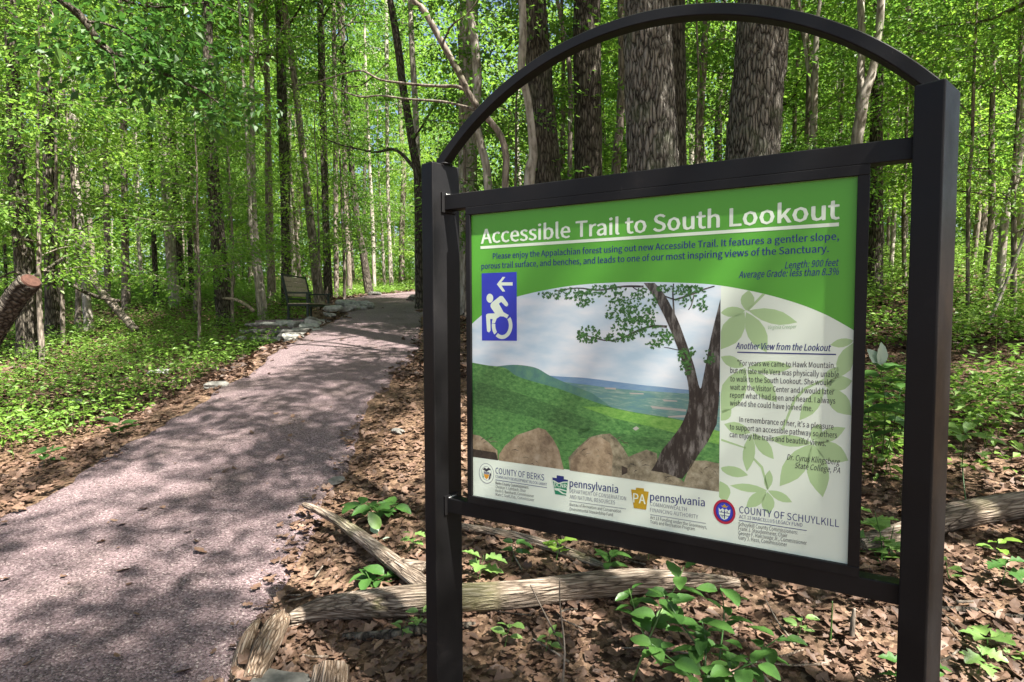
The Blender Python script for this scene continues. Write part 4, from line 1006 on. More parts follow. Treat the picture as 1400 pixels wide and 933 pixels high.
# generic trees filling the forest
rt = random.Random(21)
placed = [(o.location.x, o.location.y) for o in COL.objects if o.type == 'EMPTY' and 'category' in o and o['category'] == 'tree']
def clear(x, y, dmin):
    return all((x - a) ** 2 + (y - b) ** 2 > dmin * dmin for a, b in placed)
def on_path(x, y, m): return left_x(y) - m < x < right_x(y) + m
n = 0; tries = 0
while n < 215 and tries < 9000:
    tries += 1
    y = 10.5 + 40 * rt.random() ** .8; x = rt.uniform(-1, 1) * (.93 * y + 2.5)
    if on_path(x, y, .8) or not clear(x, y, 1.4): continue
    if y < 15 and -6 < x < -1: continue
    placed.append((x, y)); n += 1
    px = 700 + 800 * x / y
    where = 'left of the trail' if px < 575 else ('behind the sign' if px < 1230 else 'on the right slope')
    k = rt.random()
    if k < .62: kind, vi, sc = 'u', rt.choice([0, 0, 1, 1, 3]), rt.uniform(.8, 1.15)
    else: kind, vi, sc = 't', rt.choice([0, 1, 2, 2]), rt.uniform(.8, 1.1)
    rz_ = rt.random() * 6.28; bk = rt.choice(['bark_dk', 'bark_md', 'bark_md', 'bark_lt'])
    tone = {'bark_dk': 'dark', 'bark_md': 'grey brown', 'bark_lt': 'pale'}[bk]
    form = 'leafy young trees' if kind == 'u' else 'bare trunked trees'
    far = 'far back' if y > 26 else 'midway back'
    plant_tree(kind, vi, x, y, rz_, sc, bk, 'one of the %s %s %s %s' % (tone, form, far, where), '%s %s %s %s' % (tone, form, far, where), leaf='leaf_up')
# leafy young trees nearer by, at the left and behind the sign
for x, y, vi, sc, lab in ((-7.4, 9.2, 0, .8, 'bushy sapling at the far left between the dark trunks'), (-9.3, 12.5, 1, .8, 'leafy sapling beyond the mottled crooked trunk'), (-6.3, 13.2, 2, .95, 'low leafy sapling left of the stout dark trunk'),
                      (-5.0, 17.5, 0, .9, 'leafy sapling behind the bench'), (2.9, 9.5, 2, 1.0, 'leafy sapling between the two big oaks'), (.1, 9.2, 2, .9, 'leafy sapling under the left part of the arch'), (-.9, 11.5, 0, .8, 'leafy sapling near the trail behind the left sign post'),
                      (5.2, 8.9, 0, .75, 'leafy sapling right of the pale forked trunk'), (7.6, 9.5, 1, .75, 'bright leafy sapling at the right edge'), (4.3, 11.0, 1, .8, 'leafy sapling behind the thin white trunk'), (8.9, 12, 0, .9, 'tall leafy sapling on the right slope'), (-5.6, 10.4, 2, .8, 'small leafy sapling in front of the thin dark trunks at left'), (-8.4, 10.9, 2, 1.0, 'leafy sapling spreading over the far left undergrowth'), (-4.9, 14.8, 2, .9, 'leafy sapling between the bench and the slanting pale pair'), (-11.2, 14.5, 1, .9, 'broad leafy sapling deep at the far left'), (-7.8, 15.5, 0, .9, 'leafy sapling beyond the pale sunlit trunk'), (6.6, 7.7, 2, .9, 'low leafy sapling right of the tall right post'), (8.2, 8.3, 2, 1.1, 'bushy sapling at the right edge of the slope'), (6.0, 12.5, 1, .9, 'leafy sapling behind the tall right post'), (10.6, 13.6, 1, .9, 'leafy sapling far up the right slope'), (7.4, 11.0, 2, 1.1, 'rounded leafy sapling on the slope beyond the thin upright stem'), (1.3, 12.5, 0, .9, 'leafy sapling behind the dark mossy trunk')):
    plant_tree('u', vi, x, y, x * 3 + y, sc, 'bark_md', lab, None)
# unseen trees added around and behind the camera to dapple the trail
n = 0; tries = 0
for (x, y, vi, sc), (x2, y2, rz) in zip(((2.8, .1, 0, .8), (3.9, 1.9, 1, .8), (1.4, -2.5, 1, .85), (5.0, .3, 1, .85), (5.6, 3.2, 0, .85), (7.4, 5.4, 1, .9), (3.9, -3.0, 0, .95), (-.6, -3.6, 0, .9)),
        ((2.29, .59, 4.8), (3.56, 1.8, 3.73), (1.29, -1.48, .59), (4.3, .65, 2.72), (5.37, 2.13, 2.8), (7.71, 5.02, 5.94), (4.2, -4.36, 3.34), (-.15, -1.83, 1.63))):
    if not clear(x, y, .8): continue
    placed.append((x, y))
    plant_tree('d', vi, x2, y2, rz, sc, 'bark_md', 'one of the unseen tall trees added around the viewpoint to shade the trail', 'trees around the viewpoint')
while n < 6 and tries < 4000:
    tries += 1
    x = rt.uniform(-8, 15); y = rt.uniform(-13, 8)
    if abs(x) < .95 * y + 1.6 and y > -.5: continue
    if x * x + y * y < 6 or on_path(x, y, .9) or not clear(x, y, 2.3): continue
    placed.append((x, y)); n += 1
    plant_tree('t', rt.choice([0, 1, 2]), x, y, rt.random() * 6.28, rt.uniform(.85, 1.05), 'bark_md', 'one of the unseen tall trees added around the viewpoint to shade the trail', 'trees around the viewpoint')

# distant woodland closing the view
rng = np.random.default_rng(77)
G = Geo(); nC = 6800
ang = rng.uniform(-.95, .95, nC); dist = rng.uniform(50, 85, nC)
cx = dist * np.sin(ang); cy = dist * np.cos(ang); cz = terr(cx, cy) + rng.uniform(.3, 27, nC)
for i in range(nC):
    spray(G, np.array([cx[i], cy[i], cz[i]]), np.array([math.cos(i), math.sin(i), 0]), rng.uniform(1.2, 2.4), 34, .5, tilt=.8, thick=.35, rng=rng)
o = link('distant_woodland', G.mesh('distant_woodland', False), None, M['leaf_up']); tag(o, 'far leafy woodland closing the view between the trunks', kind='stuff')

G = Geo(); nC = 1500
ang = rng.uniform(-.9, .95, nC); dist = rng.uniform(30, 52, nC)
cx = dist * np.sin(ang); cy = dist * np.cos(ang); cz = terr(cx, cy) + 3.2 * rng.random(nC) ** 1.5 + .15
for i in range(nC):
    if left_x(cy[i]) - .5 < cx[i] < right_x(cy[i]) + .5: continue
    spray(G, np.array([cx[i], cy[i], cz[i]]), np.array([math.cos(i), math.sin(i), 0]), rng.uniform(.6, 1.2), 34, .2, tilt=.6, thick=.2, rng=rng)
o = link('distant_undergrowth', G.mesh('distant_undergrowth', False), None, M['leaf_up']); tag(o, 'bushy green undergrowth far back among the trunks', kind='stuff')

# ================================================================== FALLEN WOOD
def along(nm, pts, rad, nseg, sides, disp, mat, parent):
    """a round piece of wood whose own x axis runs along its length"""
    a = Vector(pts[0]); q = (Vector(pts[-1]) - a).to_track_quat('X', 'Z'); qi = q.inverted()
    P = smooth_path([qi @ (Vector(p) - a) for p in pts], nseg)
    rr = np.interp(np.linspace(0, len(rad) - 1, nseg), np.arange(len(rad)), rad)
    G = Geo(); tube(G, P, rr, sides, disp)
    o = link(nm, G.mesh(nm), parent, mat); o.location = a; o.rotation_euler = q.to_euler(); return o
def wood(name, label, pts, rad, mat='deadlog', cat='log', sides=28, nseg=70, amp=.1, kk=7, group=None, base=None):
    p0 = base or pts[0]
    root = empty(name, p0); tag(root, label, cat, group)
    o = along('trunk' if cat == 'log' else 'stem', [Vector(p) - Vector(p0) for p in pts], rad, nseg, sides, bark_disp(float(np.mean(rad)) * amp * 2.2, kk, 2.2, len(label)), M[mat], root)
    return root
def lie(u, v, r, lift=0.0):
    p = gnd(u, v); return (p.x, p.y, tz(p.x, p.y) + r * .8 + lift)
lp = [lie(398, 862, .05), lie(450, 850, .06), lie(560, 842, .065), lie(700, 834, .062), lie(830, 822, .06, .015), lie(930, 816, .055, .02), lie(1010, 815, .05)]
lg = wood('fallen_log', 'weathered forked log lying across the leaves behind the left sign post', lp, [.025, .048, .054, .052, .048, .038, .014], nseg=110, sides=36)
bp = [lie(585, 822, .05), lie(545, 793, .035, .03), lie(480, 748, .028, .06), lie(445, 728, .02, .08), lie(415, 716, .012, .09)]
along('broken_limb', [Vector(p) - Vector(lp[0]) for p in bp], [.042, .034, .026, .02, .011], 50, 18, bark_disp(.009, 5, 3, 4), M['deadlog'], lg)
bp = [lie(580, 800, .04, .03), lie(560, 797, .03, .05), lie(540, 794, .02, .06), lie(526, 793, .008, .06)]
P = smooth_path([Vector(p) - Vector(lp[0]) for p in bp], 16); G = Geo(); tube(G, P, np.linspace(.03, .006, 16), 10); link('side_stub', G.mesh('side_stub'), lg, M['deadlog'])
wood('fallen_branch', 'thinner mossy branch lying beyond the forked log under the sign', [lie(625, 725, .02), lie(690, 738, .022), lie(750, 752, .024), lie(800, 772, .022), lie(838, 788, .015)], [.018, .024, .026, .024, .012], cat='branch', sides=14, nseg=40)
wood('fallen_log', 'mossy dark log lying on the slope right of the tall sign post', [lie(1175, 756, .05), lie(1240, 742, .06), lie(1300, 724, .065), (lambda p: p)(lie(1360, 712, .065)), lie(1440, 700, .06), lie(1540, 690, .06)], [.03, .055, .065, .068, .065, .05], mat='deadlog', sides=32, nseg=80)
wood('fallen_branch', 'thin dark stick curving over leaves right of the right post', [lie(1285, 838, .01), lie(1330, 842, .012), lie(1380, 850, .012), lie(1440, 845, .01)], [.008, .012, .01, .008], 'bark_dk', 'branch', 8, 24)
wood('fallen_branch', 'dark rotten branch lying under the forked log', [lie(470, 878, .015), lie(530, 876, .02), lie(580, 868, .02), lie(650, 862, .014)], [.01, .02, .022, .01], 'bark_dk', 'branch', 10, 30)  # branch form stands in for a shadow band on the leaves
# splintered pieces in the left foreground
a = gnd(322, 928); b = gnd(345, 880)
wood('broken_wood', 'reddish splintered piece of wood standing at the edge of the trail', [(a.x, a.y, tz(a.x, a.y) - .02), (b.x + .01, a.y + .12, tz(b.x, b.y) + .045), (b.x + .02, a.y + .2, tz(b.x, b.y) + .075)], [.03, .028, .012], 'splinter', 'wood', 9, 18, .3)
a = gnd(345, 940); b = gnd(385, 862)
wood('broken_wood', 'pale splintered chunk with a dark mossy end beside the reddish piece', [(a.x, a.y, tz(a.x, a.y) + .02), ((a.x + b.x) / 2, (a.y + b.y) / 2, tz(a.x, b.y) + .045), (b.x, b.y, tz(b.x, b.y) + .05)], [.035, .045, .03], 'splinter', 'wood', 14, 26, .3)
a = gnd(447, 985)
st = wood('cut_log_end', 'short sawn block of grey wood at the bottom edge near the trail', [(a.x, a.y - .05, tz(a.x, a.y) - .06), (a.x - .004, a.y + .01, tz(a.x, a.y) + .04), (a.x - .01, a.y + .09, tz(a.x, a.y) + .115)], [.06, .057, .055], 'splinter', 'wood', 30, 40, .14)
# sawn limb at the left edge
e0 = at(-130, 672, 4.5); e1 = at(-14, 462, 4.1); e2 = at(42, 385, 3.95)
sw = wood('sawn_limb', 'thick dark sawn limb with a reddish cut end leaning in from the left edge', [(e0.x, e0.y, tz(e0.x, e0.y) - .1), tuple(e1), tuple(e2)], [.085, .066, .060], 'bark_dk', 'log', 30, 60, .12)
G = Geo(); dv = (e2 - e1).normalized(); c0 = e2 - Vector(sw.location) + dv * .001
tube(G, [c0, c0 + dv * .012], [.057, .052], 26); link('cut_face', G.mesh('cut_face', False), sw, M['cutwood'])
# dead limbs propped in the undergrowth at left
for k, (P4, r4, lab) in enumerate((([(118, 372, 12.2), (140, 400, 12), (162, 425, 11.8), (186, 452, 11.6)], .07, 'dead brown limb slanting down into the green undergrowth at left'),
                      ([(60, 368, 9.8), (95, 388, 10), (130, 405, 10.2), (165, 412, 10.4)], .03, 'thin dead limb propped between the trunks at far left'),
                      ([(0, 380, 9.), (20, 372, 9.), (45, 378, 9.2), (90, 350, 9.6)], .02, 'thin crooked dead limb at the left edge above the sawn limb'),
                      ([(305, 408, 12.6), (322, 410, 12.5), (338, 418, 12.3), (347, 426, 12.2)], .03, 'curved pale dead limb at the foot of the slanting pale pair'))):
    wood('dead_limb', lab, [tuple(at(u, v, Y)) for u, v, Y in P4], [r4 * .6, r4, r4 * 1.1, r4], ('bark_md', 'bark_dk', 'bark_dk', 'deadwood')[k], 'branch', 10, 24)

# twigs on the ground
for k in range(26):
    u = rt.uniform(360, 1380); v = rt.uniform(740, 930)
    p = gnd(u, v); a_ = rt.uniform(0, 3.14); L = rt.uniform(.08, .28)
    q = [(p.x + math.cos(a_) * L * t + rt.uniform(-.01, .01), p.y + math.sin(a_) * L * t + rt.uniform(-.01, .01), tz(p.x + math.cos(a_) * L * t, p.y + math.sin(a_) * L * t) + .022) for t in (-.5, 0, .5)]
    G = Geo(); P = smooth_path([Vector(w_) - Vector(q[1]) for w_ in q], 9); tube(G, P, np.linspace(.0045, .002, 9) * rt.uniform(.7, 1.6), 6)
    o = link('twig', G.mesh('twig'), None, M[rt.choice(['deadwood', 'bark_md', 'bark_dk'])]); o.location = q[1]; tag(o, 'short dry twig lying on the dead leaves', 'twig', 'twigs scattered on the leaf litter')

# rocks
def rock(label, u, v, sx, sy, sz, seed, mat='stone', name='rock'):
    p = gnd(u, v); o = link(name, rock_mesh('rock', sx, sy, sz, seed, .6), None, M[mat]); o.location = (p.x, p.y, tz(p.x, p.y) + sz * .35); o.rotation_euler = (0, 0, seed); tag(o, label, 'rock'); return o
rock('flat grey green rock at the bottom edge beside the sawn block', 372, 945, .12, .07, .03, 3, 'stone')
rock('small grey rock at the trail edge above the broken limb', 458, 662, .06, .05, .03, 8)
rock('white rock among the leaves left of the trail', 106, 553, .09, .07, .04, 11, 'stone_lt')
rock('low flat rock at the left trail edge under the green plants', 216, 512, .16, .1, .06, 13, 'stone_lt')
rock('grey rock on the left trail edge in the dappled shade', 298, 530, .12, .09, .05, 17)
rock('dark rock by the trail at the foot of the trees beyond the bench', 511, 405, .25, .2, .13, 21)
rock('dark rock at the right trail edge close beside the sign post', 566, 412, .28, .22, .16, 24)
rock('small round rock beside the right trail edge near the post', 545, 592, .05, .05, .03, 27)

# ================================================================== LEAF LITTER
def leaf_template(kind, seed):
    rg = np.random.default_rng(seed); n = 6; t = np.linspace(0, 1, n)
    if kind == 'oak': w_ = .5 * np.array([.10, .6, .34, .8, .5, .1]) * rg.uniform(.7, 1.2)
    else: w_ = .5 * np.array([.05, .5, .75, .7, .4, .02]) * rg.uniform(.5, 1.1)
    curl = rg.uniform(-.3, .5); cup = rg.uniform(-.4, .7); tw = rg.uniform(-.5, .5)
    V = []
    for i in range(n):
        z0 = curl * (t[i] - .5) ** 2 * .9
        for s in (-1, 0, 1):
            wy = s * w_[i] * (1 + rg.uniform(-.15, .15))
            V.append((t[i] - .5, wy, z0 + abs(wy) * cup * .7 + tw * wy * (t[i] - .5) + rg.uniform(-.02, .02)))
    F = []
    for i in range(n - 1):
        a = i * 3
        F += [(a, a + 3, a + 4, a + 1), (a + 1, a + 4, a + 5, a + 2)]
    return np.array(V), np.array(F)
TPL = [leaf_template('oak' if i % 3 else 'ov', i) for i in range(9)]
def stamp(G, tpl, P, rz, tilt, S_):
    V, F = tpl; n = len(P)
    c, s = np.cos(rz), np.sin(rz)
    tx, ty = tilt[:, 0], tilt[:, 1]
    X = V[None, :, 0] * S_[:, None]; Yv = V[None, :, 1] * S_[:, None]; Z = V[None, :, 2] * S_[:, None]
    Z2 = Z + X * tx[:, None] + Yv * ty[:, None]
    W = np.stack([X * c[:, None] - Yv * s[:, None] + P[:, None, 0], X * s[:, None] + Yv * c[:, None] + P[:, None, 1], Z2 + P[:, None, 2]], -1)
    G.add(W.reshape(-1, 3), (np.arange(n)[:, None, None] * len(V) + F[None]).reshape(-1, F.shape[1]))
rng = np.random.default_rng(5)
def litter_mask(x, y):
    l = left_x(y); r = right_x(y)
    jl = (fbm(x * 2.5, y * 2.5) - .45) * .5
    d = np.maximum(l - x, x - r)      # distance outside the path
    return sstep((d + jl * .5 + .16) / .2) * 1.0 + .011
G = Geo(); NN = 62000
y = .7 + 6.3 * rng.random(NN) ** 1.25; x = (rng.random(NN) * 2 - 1) * (.9 * y + .9)
keep = rng.random(NN) < litter_mask(x, y); x = x[keep]; y = y[keep]; n = len(x)
z = terr(x, y) + rng.random(n) * .022 + .006
inp = (x > left_x(y)) & (x < right_x(y)); z = np.where(inp, base_z(y) + .045, z)
P = np.stack([x, y, z - .004], -1); sz = .012 + .060 * rng.random(n) ** 2.0
for i, tp in enumerate(TPL):
    m_ = np.arange(n) % 9 == i
    stamp(G, tp, P[m_], rng.random(m_.sum()) * 6.283, rng.normal(0, .27, (m_.sum(), 2)), sz[m_])
o = link('leaf_litter', G.mesh('leaf_litter', False), None, M['litter']); tag(o, 'dry brown and tan dead leaves carpeting the ground by the sign', kind='stuff')
G = Geo(); NN = 34000
y = 6.3 + 20 * rng.random(NN) ** 1.4; x = (rng.random(NN) * 2 - 1) * (.92 * y + .5)
keep = rng.random(NN) < litter_mask(x, y); x = x[keep]; y = y[keep]; n = len(x)
P = np.stack([x, y, terr(x, y) + .01 + rng.random(n) * .03], -1)
a = rng.random(n) * 6.283; D = unit(np.stack([np.cos(a), np.sin(a), rng.normal(0, .25, n)], -1)); Nn = unit(np.array([0, 0, 1.]) + rng.normal(0, .4, (n, 3)))
L = rng.uniform(.06, .12, n) * (1 + .05 * (y - 6)); leaf_cloud(G, P, D, Nn, L, L * .6)
o = link('leaf_litter', G.mesh('leaf_litter_far', False), None, M['litter']); tag(o, 'dead leaves on the forest floor farther off', kind='stuff')

# ================================================================== GROUND COVER
def cover(name, label, NP, y0, y1, pw, dens, hrange, lsz, nl, mat, seed):
    rg = np.random.default_rng(seed); G = Geo()
    y = y0 + (y1 - y0) * rg.random(NP) ** pw; x = (rg.random(NP) * 2 - 1) * (.92 * y + 1)
    keep = rg.random(NP) < dens(x, y); x = x[keep]; y = y[keep]; n = len(x)
    H = rg.uniform(*hrange, n) * (.6 + .9 * fbm(x * .6, y * .6))
    k = nl; idx = np.repeat(np.arange(n), k); N_ = len(idx)
    a = rg.random(N_) * 6.283; t = rg.random(N_) ** .7; h = H[idx] * (.25 + .75 * t)
    rad = rg.uniform(.02, .14, N_) * (.6 + H[idx] * 1.6)
    P = np.stack([x[idx] + np.cos(a) * rad, y[idx] + np.sin(a) * rad, terr(x[idx], y[idx]) + h], -1)
    D = unit(np.stack([np.cos(a), np.sin(a), rg.normal(-.05, .3, N_)], -1)); Nn = unit(np.array([0, 0, 1.]) + rg.normal(0, .33, (N_, 3)))
    L = rg.uniform(.6, 1.3, N_) * lsz * (1 + .03 * np.clip(y[idx] - 8, 0, 30)); leaf_cloud(G, P, D, Nn, L, L * rg.uniform(.42, .62, N_))
    # stems
    for i in rg.choice(n, min(n, 1500), replace=False):
        tube(G, [(x[i], y[i], float(terr(x[i], y[i]))), (x[i] + rg.normal(0, .03), y[i] + rg.normal(0, .03), float(terr(x[i], y[i])) + H[i] * .9)], [.003, .0015], 3, cap=False)
    o = link(name, G.mesh(name, False), None, M[mat]); tag(o, label, kind='stuff'); return o
def dL(x, y):
    d = left_x(y) - x; return sstep((d - (.5 + 1.15 * sstep((7.5 - y) / 4) ) + (fbm(x * 1.2, y * 1.2) - .45) * 1.6) / .6) * np.where(x < 0, 1, 0) * np.where((x > -5.2) & (y > 11) & (y < 13.7), 0, 1)
def dRt(x, y):
    d = x - right_x(y); p = fbm(x * .9 + 4, y * .9)
    return sstep((d - .9) / .8) * sstep((p - .34) / .12) * np.where(x > 1.8, sstep((y - 2.7) / 1.6), sstep((y - 3.2) / 2.5)) * np.where(x > -3, 1, 0)
cover('ground_cover', 'low green undergrowth left of the trail', 27000, 4.2, 34, 1.1, dL, (.10, .42), .064, 9, 'leaf_gc', 31)
cover('ground_cover', 'patchy green undergrowth behind and right of the sign', 30000, 3.0, 34, 1.05, dRt, (.08, .40), .066, 8, 'leaf_gc', 32)

def dR2(x, y):
    d = x - right_x(y); p = fbm(x * .8 + 14, y * .8 + 3)
    return sstep((d - 2.2) / 1.0) * sstep((p - .42) / .08) * sstep((y - 4.6) / 1.5) * np.where(x > -3, 1, 0)
cover('shrubby_undergrowth', 'knee high sunlit leafy growth on the slope behind the sign', 1500, 4.6, 20, .9, dR2, (.35, .95), .075, 34, 'leaf_gc', 33)

# ================================================================== NEAR PLANTS
def blade_mesh(name, kind, seed):
    rg = np.random.default_rng(seed); n = 11; t = np.linspace(0, 1, n)
    if kind == 'ovate': w_ = .29 * np.sin(np.pi * t ** .82) ** .8
    elif kind == 'obovate': w_ = .2 * np.sin(np.pi * t ** 1.35) ** .8
    elif kind == 'lobed': w_ = np.array([.02, .12, .30, .42, .22, .36, .44, .18, .20, .12, .0]) * .9
    else: w_ = .17 * np.sin(np.pi * t ** .9)
    cu = rg.uniform(.15, .45); V = []
    for i in range(n):
        for s in (-1, -.5, 0, .5, 1):
            V.append((t[i], s * w_[i], -cu * t[i] ** 2 * .5 + abs(s) * w_[i] * .35 + .015 * math.sin(t[i] * 22 + s * 3) * abs(s)))
    F = []
    for i in range(n - 1):
        for j in range(4):
            a = i * 5 + j; F.append((a, a + 5, a + 6, a + 1))
    return npmesh(name, V, np.array(F), True)
BLD = {k: [blade_mesh('leaf_%s_%d' % (k, i), k, i) for i in range(3)] for k in ('ovate', 'obovate', 'lobed', 'narrow')}
def put_leaf(root, p, d, nrm, L, kind, mat, rg):
    me = BLD[kind][rg.randrange(3)]
    if not me.materials: me.materials.append(M['leaf_dk'])
    o = bpy.data.objects.new('leaf', me); COL.objects.link(o); o.parent = root
    x = Vector(d).normalized(); z = Vector(nrm); z = (z - x * z.dot(x)).normalized(); yv = z.cross(x)
    m = Matrix(((x.x, yv.x, z.x, p[0]), (x.y, yv.y, z.y, p[1]), (x.z, yv.z, z.z, p[2]), (0, 0, 0, 1)))
    o.matrix_basis = m @ Matrix.Diagonal((L, L * rg.uniform(.85, 1.15), L, 1))
    o.material_slots[0].link = 'OBJECT'; o.material_slots[0].material = M[mat]
def plant(name, label, stems, nleaf, L, kind, mat, seed, cat='plant', whorl=False, stem_r=.004, start=.3, group=None, stem_mat='leaf_dk'):
    """stems: list of world-space point lists, first one roots the plant"""
    rg = random.Random(seed); b = Vector(stems[0][0]); root = empty(name, b); tag(root, label, cat, group)
    G = Geo()
    for s in stems:
        P = smooth_path([Vector(p) - b for p in s], 14); tube(G, P, np.linspace(stem_r, stem_r * .4, 14), 6)
    link('stem', G.mesh('stem'), root, M[stem_mat])
    for s in stems:
        P = smooth_path([Vector(p) - b for p in s], 30)
        for k in range(nleaf):
            if whorl: i = 29 - rg.randrange(2); az = k * 6.283 / nleaf + rg.uniform(-.2, .2)
            else: i = int(29 * (start + (1 - start) * (k + .5) / nleaf)); az = k * 2.4 + rg.uniform(-.5, .5)
            p = P[i]; d = Vector((math.cos(az), math.sin(az), rg.uniform(-.15, .45)))
            put_leaf(root, tuple(p + np.array(d) * .012), d, (rg.uniform(-.35, .35), rg.uniform(-.35, .35), 1), L * rg.uniform(.65, 1.2), kind, mat, rg)
    return root
def base_of(p): return (p.x, p.y, tz(p.x, p.y))
def W(u, v, Y): return tuple(at(u, v, Y))
B0 = gnd(975, 985); b0 = base_of(B0); Yb = B0.y
plant('leafy_shrub', 'dark green broad leaved shrub in the right foreground below the sign', [[b0, W(960, 900, Yb), W(930, 850, Yb + .05), W(905, 810, Yb + .1)], [b0, W(985, 890, Yb + .05), W(990, 840, Yb + .1), W(985, 800, Yb + .12)], [b0, W(1010, 920, Yb), W(1040, 890, Yb), W(1072, 868, Yb)], [b0, W(950, 930, Yb - .1), W(915, 900, Yb - .1), W(890, 880, Yb - .1)], [b0, W(990, 930, Yb - .08), W(1010, 915, Yb - .1), W(1035, 905, Yb - .12)], [b0, W(965, 920, Yb - .05), W(965, 880, Yb), W(960, 850, Yb + .02)]], 11, .08, 'ovate', 'leaf_dk', 1, 'shrub', start=.25)
B1 = gnd(862, 945); b1 = base_of(B1)
plant('leafy_shrub', 'lighter thin stemmed shrub touching the bottom rail, left of the dark one', [[b1, W(885, 880, B1.y), W(905, 835, B1.y + .05), W(925, 800, B1.y + .1), W(935, 775, B1.y + .12)], [W(885, 880, B1.y), W(870, 840, B1.y + .1), W(860, 805, B1.y + .2)]], 9, .085, 'ovate', 'leaf_dk', 2, 'shrub', start=.35, stem_mat='leaf_lt')
B2 = gnd(520, 712); b2 = base_of(B2)
plant('broad_leaf_plant', 'cluster of dark broad leaves between the trail and the left sign post', [[b2, W(505, 698, B2.y), W(490, 690, B2.y)], [b2, W(530, 696, B2.y), W(545, 688, B2.y)], [b2, W(515, 700, B2.y - .1), W(510, 692, B2.y - .15)]], 8, .105, 'ovate', 'leaf_dk', 3)
B3 = gnd(522, 738); b3 = base_of(B3)
rt3 = plant('pale_leaf_plant', 'single pale upturned leaf with a whitish underside below the dark broad leaves', [[b3, W(520, 736, B3.y), W(515, 730, B3.y)]], 2, .085, 'ovate', 'leaf_pale', 4)
put_leaf(rt3, (-.01, 0, .05), (-.5, 0, .8), (.3, -1, .3), .1, 'ovate', 'leaf_lt', random.Random(3))
B4 = gnd(508, 806); b4 = base_of(B4)
plant('round_leaf_plant', 'dark round leaves growing in front of the broken limb of the log', [[b4, W(505, 792, B4.y), W(500, 782, B4.y)], [b4, W(520, 795, B4.y), W(530, 786, B4.y)]], 5, .095, 'ovate', 'leaf_dk', 5)
B5 = gnd(1322, 700); b5 = base_of(B5)
plant('whorled_sapling', 'sapling with a whorl of long bright leaves right of the tall right post', [[b5, W(1316, 640, 3.1), W(1318, 594, 3.0)]], 8, .17, 'obovate', 'leaf_lt', 6, 'sapling', whorl=True)
B6 = gnd(1205, 640); b6 = base_of(B6)
r6 = plant('leafy_sapling', 'sapling with dark drooping leaves between the panel and the right post', [[b6, W(1210, 560, 3.3), W(1204, 500, 3.25)], [b6, W(1190, 590, 3.3), W(1186, 540, 3.2)], [b6, W(1222, 580, 3.3), W(1232, 530, 3.3)]], 9, .15, 'ovate', 'leaf_dk', 7, 'sapling', start=.4)
q6 = Vector(W(1202, 500, 3.2)) - Vector(b6); put_leaf(r6, tuple(q6), (.15, 0, 1), (.2, -1, .1), .13, 'ovate', 'leaf_pale', random.Random(5)); put_leaf(r6, tuple(q6), (-.5, 0, .8), (.3, -1, .1), .11, 'ovate', 'leaf_pale', random.Random(6))
B7 = gnd(1205, 778); b7 = base_of(B7)
plant('lobed_leaf_plant', 'bright lobed seedling between the panel corner and the right post', [[b7, W(1205, 740, 2.6), W(1196, 700, 2.6)], [b7, W(1215, 750, 2.6), W(1222, 720, 2.6)], [b7, W(1195, 755, 2.6), W(1186, 735, 2.6)]], 7, .12, 'lobed', 'leaf_lt', 8)
B8 = gnd(1300, 800); b8 = base_of(B8)
plant('small_seedling', 'seedling with two bright leaves touching the right edge of the right post', [[b8, W(1296, 785, B8.y), W(1293, 765, B8.y)]], 4, .09, 'ovate', 'leaf_lt', 9)
B9 = gnd(1352, 895); b9 = base_of(B9)
plant('maple_seedling', 'bright flat maple seedling on the dead leaves at bottom right', [[b9, W(1350, 882, B9.y), W(1350, 872, B9.y)], [b9, W(1370, 888, B9.y), W(1385, 890, B9.y)]], 5, .075, 'lobed', 'leaf_lt', 10, whorl=True)
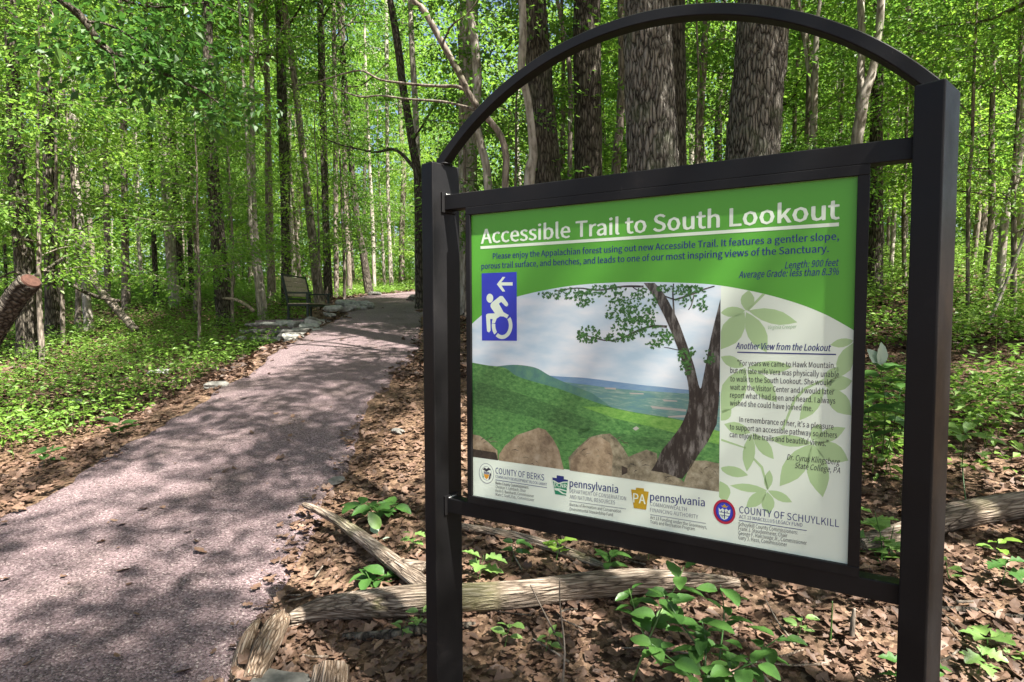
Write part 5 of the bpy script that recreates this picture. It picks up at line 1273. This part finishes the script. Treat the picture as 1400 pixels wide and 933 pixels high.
for k, (u, v, L, kind, mat, lab) in enumerate(((1240, 955, .08, 'lobed', 'leaf_dk', 'dark seedling at the foot of the right post'), (1335, 930, .06, 'lobed', 'leaf_lt', 'small light seedling below the maple seedling'), (655, 795, .085, 'lobed', 'leaf_lt', 'bright star shaped seedling just right of the left post above the log'), (700, 770, .07, 'ovate', 'leaf_dk', 'low dark seedling beyond the log by the left post'),
        (570, 868, .06, 'ovate', 'leaf_lt', 'tiny bright seedling left of the left post below the log'), (548, 842 + 40, .04, 'ovate', 'leaf_lt', 'tiny two leaf seedling under the log'), (760, 770, .08, 'lobed', 'leaf_gc', 'light leafy seedling beside the mossy branch'), (690, 885, .05, 'ovate', 'leaf_lt', 'small seedling under the log shadow right of the left post'),
        (745, 900, .045, 'ovate', 'leaf_lt', 'tiny seedling between the left post and the light shrub'), (560, 755, .06, 'lobed', 'leaf_lt', 'light seedling in the sun left of the left post'), (1090, 880, .05, 'ovate', 'leaf_lt', 'small upright seedling right of the dark shrub'), (885, 770, .10, 'ovate', 'leaf_lt', 'bright leaves just under the middle of the bottom rail'), (830, 790, .09, 'ovate', 'leaf_dk', 'dark leaves against the log under the bottom rail'),
        (160, 600, .14, 'ovate', 'leaf_dk', 'low dark seedling in the leaves left of the trail'), (60, 640, .13, 'ovate', 'leaf_dk', 'low dark seedling at the left edge of the view'), (175, 565, .12, 'lobed', 'leaf_gc', 'green seedling above the leaf drift left of the trail'), (25, 590, .12, 'lobed', 'leaf_dk', 'dim seedling at the far left edge'), (1370, 800, .08, 'lobed', 'leaf_dk', 'dark seedling in shade at the right edge'), (1360, 770, .07, 'ovate', 'leaf_gc', 'small seedling below the dark right log'))):
    p = gnd(u, v); b = base_of(p); h = .06 + .5 * L
    plant('seedling', lab, [[b, (b[0] + .01, b[1], b[2] + h * .5), (b[0] + .02, b[1] + .01, b[2] + h)]], 6, L, kind, mat, 40 + k, start=.4, stem_r=.002)
# bare upright twigs
for lab, pts in (('bare twig standing upright between the left post and the light shrub', [(768, 950), (772, 890), (766, 830), (765, 790)]), ('pale forked twig leaning beside the upright twig', [(775, 900), (745, 840), (725, 800)]), ('short brown stub standing under the right end of the bottom rail', [(1164, 880), (1166, 850), (1168, 832)]), ('green stem with a sloping side shoot near the right end of the rail', [(1135, 880), (1137, 850), (1138, 822)])):
    p0 = gnd(*pts[0]); b = base_of(p0); pp_ = [b] + [W(u, v, p0.y) for u, v in pts[1:]]
    G = Geo(); P = smooth_path([Vector(q) - Vector(b) for q in pp_], 14); tube(G, P, np.linspace(.004, .0018, 14) * (3 if 'stub' in lab else 1), 6)
    o = link('upright_twig', G.mesh('upright_twig'), None, M['leaf_dk' if 'green' in lab else 'bark_md']); o.location = b; tag(o, lab, 'twig')
